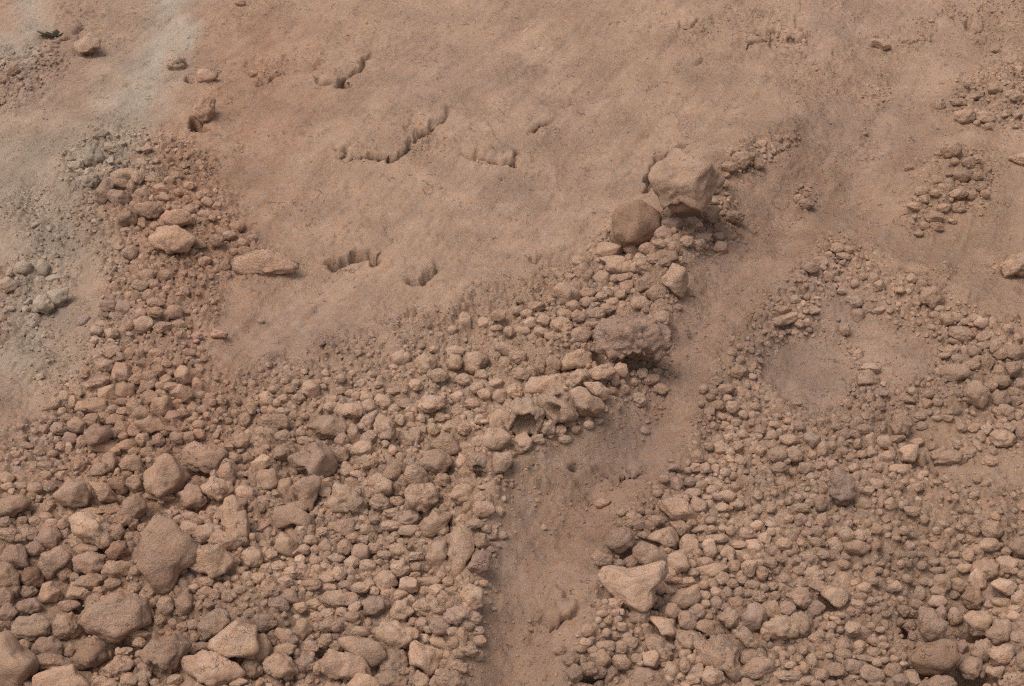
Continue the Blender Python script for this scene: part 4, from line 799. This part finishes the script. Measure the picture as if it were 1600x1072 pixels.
def rock_shape(n, tex, rng, dents=()):
    """unit stone as (verts, faces): rounded many-faced body with worn edges, lumps and pits"""
    d, f = ICO[n]
    K = {'a': 9, 's': 8, 'r': 13, 'c': 16}[tex]
    nn = rng.normal(size=(K, 3))
    nn /= np.linalg.norm(nn, axis=1)[:, None]
    for _ in range(6):                                       # spread the faces apart
        dm = nn[:, None] - nn[None]
        r2 = (dm ** 2).sum(-1) + np.eye(K)
        nn = nn + .06 * (dm / r2[..., None] ** 1.5).sum(1)
        nn /= np.linalg.norm(nn, axis=1)[:, None]
    off = rng.uniform(.72, 1.0, K) if tex in 'ac' else rng.uniform(.82, 1.0, K)
    pw = {'a': 22, 's': 7, 'r': 11, 'c': 12}[tex]
    q = np.maximum(d @ nn.T, 0) / off
    r = ((q ** pw).sum(1) + 1e-9) ** (-1 / pw)
    r = np.minimum(r, 1.25)
    r /= r.mean()
    sd = rng.uniform(0, 500, 3)
    x, y, z = (d * 1.1 + sd).T
    r = r * (1 + {'a': .05 if n == 5 else .09, 's': .08, 'r': .12, 'c': .20}[tex] * fbm(x * 1.6, y * 1.6, z * 1.6, 2))
    if n >= 2:
        amp = {'a': .052, 's': .026, 'r': .052, 'c': .120}[tex]
        w1 = fbm(x * 4.2, y * 4.2, z * 4.2, n, gain=.62)
        r = r + amp * w1
        e = 1 - np.abs(perlin(x * 3 + 9, y * 3, z * 5))          # cracks, crusts and broken scabs
        r = r - amp * {'a': 1.2, 's': .6, 'r': 1.0, 'c': 1.2}[tex] * sstep(.90, 1, e) * sstep(-.1, .4, perlin(x * 1.5, y * 1.5 + 5, z * 1.5))
        if tex == 'c' and n >= 4:                            # made of crumbs
            kk = perlin(x * 9, y * 9, z * 9) + .5 * perlin(x * 17, y * 17, z * 17)
            r = r + .045 * np.abs(kk)
    p = d * r[:, None]
    for (dv, wd, dp) in dents:
        dv = np.array(dv, float)
        dv /= np.linalg.norm(dv)
        ang = np.arccos(np.clip(d @ dv, -1, 1)) + .12 * perlin(x * 4, y * 4, z * 4)
        p = p - dv * (dp * sstep(wd, wd * .78, ang))[:, None]
    return p, f


def outline_r(pts, cx, cy, th):
    """radius of a closed outline round its centre, for each angle th"""
    a = np.array([[math.atan2(-(y - cy), x - cx), math.hypot(x - cx, y - cy)] for x, y in pts])
    # resample the sides of the outline densely, then look up by angle
    xs, ys = np.array([p[0] for p in pts], float), np.array([p[1] for p in pts], float)
    X, Y = [], []
    m = len(pts)
    for q in range(m):
        tt = np.linspace(0, 1, 24, endpoint=False)
        X.append(xs[q] + (xs[(q + 1) % m] - xs[q]) * tt)
        Y.append(ys[q] + (ys[(q + 1) % m] - ys[q]) * tt)
    X, Y = np.concatenate(X), np.concatenate(Y)
    A, R = np.arctan2(-(Y - cy), X - cx), np.hypot(X - cx, Y - cy)
    bins = np.full(96, np.nan)
    idx = ((A + math.pi) / (2 * math.pi) * 96).astype(int) % 96
    for b_, r_ in zip(idx, R):
        bins[b_] = r_ if np.isnan(bins[b_]) else max(bins[b_], r_)
    ok = ~np.isnan(bins)
    k = np.arange(96)
    bins = np.interp(k, np.concatenate([k[ok] - 96, k[ok], k[ok] + 96]), np.concatenate([bins[ok]] * 3))
    bins = (np.roll(bins, 1) + 2 * bins + np.roll(bins, -1)) / 4
    f = ((th + math.pi) / (2 * math.pi) * 96 - .5) % 96
    i = f.astype(int) % 96
    fr = f - np.floor(f)
    return bins[i] * (1 - fr) + bins[(i + 1) % 96] * fr


COLMUL = {'t': (1, 1, 1), 'p': (1.16, 1.16, 1.16), 'g': (.96, .96, .95), 'm': (.90, .90, .95), 'b': (.78, .74, .72)}
CAMROT = np.stack([RGT, UPV, -FWD])                          # rows: stone x, y, z axes in the world


def stone_cols(u, v, col, rng, k=1):
    c = tint(np.array([float(u)]), np.array([float(v)]))[0]
    if col == 'g':
        g_ = .55 if v < 600 else .15
        c = (1 - g_) * c + g_ * np.array(GREY)
    return c * np.array(COLMUL[col]) * rng.uniform(1.10, 1.30)


DENTS = {
    'the hollow clod': [((-.15, -.6, .8), .80, 1.25)],
    'the broken shell clod': [((-.35, .12, 1), .50, 1.3)],
    'the clod with a mouth': [((-.05, -.6, .8), .42, 1.2)],
    
    'the rugged mauve clod': [((.1, -1, .15), .8, .35)],
    'the biggest block': [((0, -1, .05), .75, .3)],
    'the stone with a dark spot': [((-.2, 0, 1), .28, .35)],
    'the knob stone': [((-.1, .25, 1), .3, .12)],
    'the wide crumb mound': [((-.3, -.8, .6), .7, .3)],
    'the flat ledge stone': [((.1, -1, .35), .6, .35)],
    'the jutting pale slab': [((.5, -1, .2), .7, .3)],
    'the shelf stone': [((-.4, -1, .4), .6, .25)],
    'the arched stone': [((.1, -.9, .5), .5, .3)],
}
ROCKS = []                                                   # (u, v, half width px, half height px, ...) footprints of the surveyed stones


def lines(big):
    for ln in big.strip().split('\n'):
        tile, look, name, ref, label, pts = ln.split('|')
        tx, ty = map(int, tile.split())
        col, tex, lift = look.split()
        P_ = [(tx * 400 + float(a.split(',')[0]) / 4, ty * 268 + float(a.split(',')[1]) / 4) for a in pts.split()]
        yield col, tex, float(lift), name, ref, label, P_


def base_of(s, t, hh, rad):
    g = float(height(np.array([s]), np.array([t]))[0])
    return (s * RGT + t * TAN + g * NRM)


LAND = []
n_big = 0
for col, tex, lift, name, ref, label, pts in lines(BIG):
    rng = np.random.default_rng(abs(hash(ref)) % 1 + sum(map(ord, ref)) * 7 + len(label))
    xs, ys = [p[0] for p in pts], [p[1] for p in pts]
    cx, cy = (min(xs) + max(xs)) / 2, (min(ys) + max(ys)) / 2
    wpx, hpx = max(xs) - min(xs), max(ys) - min(ys)
    rp = math.sqrt(wpx * hpx) / 2
    n = 5 if rp > 42 else (4 if rp > 15 else 3)
    p, f = rock_shape(n, tex, rng, DENTS.get(ref, ()))
    _, _, k0 = pix_plane(np.array([cx]), np.array([cy]))
    mp = float(k0[0]) / FPX                                  # metres per pixel at the stone
    depth = min(wpx, hpx) / 2 * .9 * mp * {'a': .95, 's': .9, 'r': 1.0, 'c': .9}[tex]
    if name == 'rock_slab':
        depth *= .8
    s, t, hh, k = [float(a[0]) for a in hit([cx], [cy], [rp * mp * lift * 1.3])]
    th = np.arctan2(p[:, 1], p[:, 0])
    rho = np.hypot(p[:, 0], p[:, 1])
    R = outline_r(pts, cx, cy, th) * mp
    sil = sstep(.15, .85, rho / np.maximum(np.linalg.norm(p, axis=1), 1e-6))
    fac = rp * mp * (1 - sil) + R * sil
    q = np.stack([p[:, 0] * fac, p[:, 1] * fac, p[:, 2] * depth], 1)
    ctr = s * RGT + t * TAN + hh * NRM
    base = base_of(s, t, hh, rp)
    verts = q @ CAMROT + (ctr - base)
    c = stone_cols(cx, cy, col, rng)
    o = mesh_obj(name, verts, f, M_STONE, np.repeat(c[None], len(verts), 0), base)
    o['label'], o['category'] = label, {'rock_slab': 'rock slab', 'clay_clod': 'clod'}.get(name, name)
    o['kind'] = 'thing'
    o['group'] = {'rock_slab': 'slabs of rock on the slope', 'clay_clod': 'clods of dried clay on the slope', 'boulder': 'boulders lying on the slope', 'stone': 'stones lying on the slope'}[name]
    LAND.append((cx, cy, ref, rp))
    ROCKS.append((cx, cy, wpx / 2, hpx / 2))
    n_big += 1

small = []
for (tx, ty), txt in SMALL.items():
    for e in txt.split():
        q = e.split(',')
        x, y, w_, h_ = map(float, q[:4])
        fl = q[4] if len(q) > 4 else ''
        col = next((a for a in fl if a in 'pgmb'), 't')
        tex = next((a for a in fl if a in 'cars'), random.choice('aarrs'))
        small.append([tx * 400 + x / 4, ty * 268 + y / 4, w_ / 4, h_ / 4, col, tex])
small.sort(key=lambda a: -a[2] * a[3])
N_ONE = 300 - n_big


def small_geo(a, n, rng):
    cx, cy, w_, h_, col, tex = a
    p, f = rock_shape(n, tex, rng)
    _, _, k0 = pix_plane(np.array([cx]), np.array([cy]))
    mp = float(k0[0]) / FPX
    rp = math.sqrt(w_ * h_) / 2
    lift = {'c': .48, 's': .38, 'a': .62, 'r': .66}[tex]
    s, t, hh, k = [float(b_[0]) for b_ in hit([cx], [cy], [rp * mp * lift])]
    ang = rng.uniform(-.25, .25)
    ca, sa = math.cos(ang), math.sin(ang)
    x, y = p[:, 0] * w_ / 2 * mp * 1.16, p[:, 1] * h_ / 2 * mp * 1.18
    q = np.stack([x * ca - y * sa, x * sa + y * ca, p[:, 2] * rp * mp * .95], 1) @ CAMROT
    ctr = s * RGT + t * TAN + hh * NRM
    return q, f, ctr, base_of(s, t, hh, rp), stone_cols(cx, cy, col, rng)


def describe(a, used):
    cx, cy, w_, h_, col, tex = a
    rp = math.sqrt(w_ * h_)
    size = 'larger' if rp > 30 else ('medium' if rp > 25 else 'small')
    colr = {'t': 'tan', 'p': 'pale', 'g': 'grey', 'm': 'mauve brown', 'b': 'dark brown'}[col]
    asp = w_ / h_
    form = 'long' if asp > 1.7 else ('upright' if asp < .75 else {'c': 'crumbly', 'a': 'angular', 'r': 'rounded', 's': 'dusty'}[tex])
    noun = 'clod' if tex == 'c' else 'stone'
    near = sorted(LAND, key=lambda L: math.hypot(L[0] - cx, L[1] - cy) - .6 * L[3])
    for L in near[:6]:
        dx, dy = cx - L[0], cy - L[1]
        g = math.hypot(dx, dy)
        how = 'just ' if g < L[3] + rp * 1.1 else ''
        if abs(dy) > abs(dx) * .8:
            rel = how + ('below' if dy > 0 else 'above')
        else:
            rel = 'beside' if how else 'level with'
        txt = f'{size} {colr} {form} {noun} {rel} {L[2]}'
        if txt not in used and len(txt.split()) <= 16:
            used.add(txt)
            return txt, noun
    L1, L2 = near[0], near[1]
    txt = f'{size} {colr} {form} {noun} between {L1[2]} and {L2[2]}'
    used.add(txt)
    return txt, noun


used = set()
for a in small[:N_ONE]:
    rng = np.random.default_rng(int(a[0] * 13 + a[1] * 7))
    q, f, ctr, base, c = small_geo(a, 4, rng)
    txt, noun = describe(a, used)
    nm = 'clay_clod' if noun == 'clod' else 'stone'
    o = mesh_obj(nm, q + (ctr - base), f, M_STONE, np.repeat(c[None], len(q), 0), base)
    o['label'], o['category'] = txt, noun
    o['group'] = 'clods of dried clay on the slope' if noun == 'clod' else 'stones lying on the slope'
    ROCKS.append((a[0], a[1], a[2] / 2, a[3] / 2))


# ---------------------------------------------------------------- loose rubble: too many to count
class Heap:
    def __init__(self):
        self.v, self.f, self.c, self.n = [], [], [], 0

    def put(self, v, f, c):
        self.v.append(v)
        self.f.append(f + self.n)
        self.c.append(np.broadcast_to(c, v.shape) if c.ndim < 2 or c.shape != v.shape else c)
        self.n += len(v)

    def build(self, name, label, smooth=True):
        if not self.v:
            return
        o_ = mesh_obj(name, np.concatenate(self.v), np.concatenate(self.f), M_STONE, np.concatenate(self.c), smooth=smooth)
        o_['kind'], o_['label'] = 'stuff', label
        return o_


ZONES = {'near': ('pebble_rubble', 'brown pebble rubble heaped on the near side of the gully'),
         'fan': ('pebble_fan', 'fan of small reddish pebbles running down from the grey streak'),
         'bank': ('bank_gravel', 'loose tan gravel covering the far bank of the gully'),
         'high': ('scattered_pebbles', 'scattered pebbles and flat crumbs high on the smooth part of the slope')}
HEAPS = {k: Heap() for k in ZONES}


def zone(u, v):
    if v < 420 and u > 1040 or (v < 200):
        return 'high'
    if u < 400 and v < 620:
        return 'fan'
    if u - 1080 > -.75 * (v - 600) * (1 if v > 600 else .3):
        return 'bank'
    return 'near'


for a in small[N_ONE:]:
    rng = np.random.default_rng(int(a[0] * 13 + a[1] * 7))
    q, f, ctr, base, c = small_geo(a, 3 if a[2] * a[3] > 200 else 2, rng)
    HEAPS[zone(a[0], a[1])].put(q + ctr, f, c)
    ROCKS.append((a[0], a[1], a[2] / 2, a[3] / 2))

# occupancy map of the ground plane
CELL = .006
S0, T0, S1, T1 = -3.4, -2.0, 3.4, 3.5
NXo, NYo = int((S1 - S0) / CELL), int((T1 - T0) / CELL)
occ = np.zeros((NYo, NXo), bool)
gy, gx = np.mgrid[0:NYo, 0:NXo]
ou, ov, _ = to_pix(world(S0 + (gx + .5) * CELL, T0 + (gy + .5) * CELL, height(S0 + (gx + .5) * CELL, T0 + (gy + .5) * CELL)))
for (cx, cy, rw, rh) in ROCKS:
    s, t, _ = pix_plane(np.array([cx]), np.array([cy]))
    j, i = int((t[0] - T0) / CELL), int((s[0] - S0) / CELL)
    R = int(max(rw, rh) * 2.2 * 4 / 1000 / CELL) + 50
    a0, a1, b0, b1 = max(j - R, 0), min(j + R, NYo), max(i - R, 0), min(i + R, NXo)
    if a1 <= a0 or b1 <= b0:
        continue
    sub = ((ou[a0:a1, b0:b1] - cx) / (rw * .93)) ** 2 + ((ov[a0:a1, b0:b1] - cy) / (rh * .9)) ** 2 < 1
    occ[a0:a1, b0:b1] |= sub

for cx, cy, rx, ry, dp in HOLES:
    occ |= ((ou - cx) / rx) ** 2 + ((ov - cy) / ry) ** 2 < .8
rub_o, size_o = rubble(ou, ov)
dens_patch = .5 + .5 * np.clip(fbm2(gx * CELL / .25, gy * CELL / .25, 300, 3) * 1.6, -1, 1)
LOD = {}
rs = np.random.default_rng(21)
VARN = 24
for n in (1, 2, 3):
    LOD[n] = [rock_shape(n, 'aacara'[q % 6], np.random.default_rng(900 + q)) for q in range(VARN)]
D0 = ICO[1][0]
placed = []
tri_budget = 0
classes = [(2.3, 300), (1.75, 1100), (1.35, 4200), (1.0, 14000), (.75, 24000), (.55, 36000), (.42, 46000), (.30, 40000)]
for rel, tries in classes:
    ci = rs.integers(0, NXo, tries * 3)
    cj = rs.integers(0, NYo, tries * 3)
    m = rub_o[cj, ci]
    pr = m ** 3 * (dens_patch[cj, ci] if rel >= 1.2 else .35 + .65 * dens_patch[cj, ci])
    if rel < .8:
        pr = np.minimum(1, m ** 2 * 1.2 + .004)
    if rel <= .43:
        pr = np.minimum(1, m * 2.5 + .02)
    keep = rs.random(len(ci)) < pr
    ci, cj = ci[keep], cj[keep]
    for i, j in zip(ci.tolist(), cj.tolist()):
        u, v = ou[j, i], ov[j, i]
        if u < -130 or u > 1730 or v < -60 or v > 1230:
            continue
        s, t = S0 + (i + .5) * CELL, T0 + (j + .5) * CELL
        mp = 6.0 / FPX * (1 + (536 - v) * .00062)
        r = .5 * size_o[j, i] * rel * mp * (.82 + .36 * random.random()) * (.55 + .45 * rub_o[j, i])
        rc = max(1, int(r * .72 / CELL))
        if occ[max(j - rc, 0):j + rc + 1, max(i - rc, 0):i + rc + 1].any():
            continue
        rc2 = max(1, int(round(r * .82 / CELL)))
        yy, xx = np.ogrid[-rc2:rc2 + 1, -rc2:rc2 + 1]
        j0, j1, i0, i1 = j - rc2, j + rc2 + 1, i - rc2, i + rc2 + 1
        if j0 < 0 or i0 < 0 or j1 > NYo or i1 > NXo:
            continue
        occ[j0:j1, i0:i1] |= (xx * xx + yy * yy <= rc2 * rc2 + 1)
        placed.append((s, t, r, u, v, rel))

PL = np.array(placed)
hs = height(PL[:, 0], PL[:, 1])
tc = tint(PL[:, 3], PL[:, 4])
sunk = sstep(.0, .5, fbm2(PL[:, 0] / .22, PL[:, 1] / .22, 310, 3))
for q in range(len(PL)):
    s, t, r, u, v, rel = placed[q]
    rpx = r / (6 / FPX)
    n = 3 if rpx > 9 else 2 if rpx > 3.6 else 1
    sh, f = LOD[n][rs.integers(0, VARN)]
    a = rs.uniform(0, 6.283)
    b = rs.normal(0, .5)
    ca, sa, cb, sb = math.cos(a), math.sin(a), math.cos(b), math.sin(b)
    x, y, z = sh[:, 0] * rs.uniform(.9, 1.3), sh[:, 1] * rs.uniform(.8, 1.1), sh[:, 2] * rs.uniform(.62, .95)
    y, z = y * cb - z * sb, y * sb + z * cb
    x, y = x * ca - y * sa, x * sa + y * ca
    up = r * (rs.uniform(-.35, .5) - .5 * sunk[q])
    vv = (s + x * r)[:, None] * RGT + (t + y * r)[:, None] * TAN + (hs[q] + up + z * r)[:, None] * NRM
    k = rs.uniform(1.08, 1.36) if rs.random() > .08 else rs.uniform(.8, 1.0)
    hu = rs.normal(0, .025)
    HEAPS[zone(u, v)].put(vv, f, tc[q] * k * np.array([1, 1 + hu, 1 + 1.8 * hu]))
for k, (nm, lb) in ZONES.items():
    HEAPS[k].build(nm, lb, False)
print('pebbles', len(PL), 'tris', sum(sum(len(x) for x in H.f) for H in HEAPS.values()))

# ---------------------------------------------------------------- a small weed and a pale splinter by the jutting slab
M_LEAF = bpy.data.materials.new('dusty_leaf')
M_LEAF.use_nodes = True
nb = M_LEAF.node_tree.nodes
tx_ = nb.new('ShaderNodeTexNoise')
tx_.inputs['Scale'].default_value = 90
rp_ = nb.new('ShaderNodeValToRGB')
rp_.color_ramp.elements[0].color = (.190, .185, .125, 1)
rp_.color_ramp.elements[1].color = (.270, .250, .180, 1)
M_LEAF.node_tree.links.new(tx_.outputs['Fac'], rp_.inputs[0])
M_LEAF.node_tree.links.new(rp_.outputs[0], nb['Principled BSDF'].inputs['Base Color'])
nb['Principled BSDF'].inputs['Roughness'].default_value = .8
s, t, hh, k = [float(a[0]) for a in hit([79], [57], [0.008])]
root = bpy.data.objects.new('weed', None)
root.location = s * RGT + t * TAN + hh * NRM
C.collection.objects.link(root)
root['label'], root['category'] = 'tiny dusty green weed growing on the slope above the mauve crumbs', 'weed'
for q in range(16):
    a, ln_ = rs.uniform(0, 6.28), rs.uniform(.035, .075)
    wd = ln_ * .3
    d = np.array([math.cos(a), math.sin(a) * .8 - .2, rs.uniform(.3, 1.3)])
    d /= np.linalg.norm(d)
    sidev = np.cross(d, [0, 0, 1.0])
    sidev /= np.linalg.norm(sidev)
    nrm = np.cross(sidev, d)
    rows = []
    st_ = np.array([rs.uniform(-.03, .03), rs.uniform(-.02, .02), 0])
    for g in range(6):
        f_ = g / 5
        wv_ = wd * math.sin(math.pi * min(.97, f_ * .92 + .06))
        c0 = st_ + d * ln_ * f_ - np.array([0, 0, .012]) * f_ * f_
        rows += [c0 - sidev * wv_, c0 + nrm * .002 * (1 - f_), c0 + sidev * wv_, c0 - nrm * .002]
    V = np.array(rows)
    Fs = []
    for g in range(5):
        for e in range(4):
            Fs.append([g * 4 + e, g * 4 + (e + 1) % 4, g * 4 + 4 + (e + 1) % 4, g * 4 + 4 + e])
    mesh_obj('leaf', V, np.array(Fs), M_LEAF, np.zeros((len(V), 3)), parent=root)
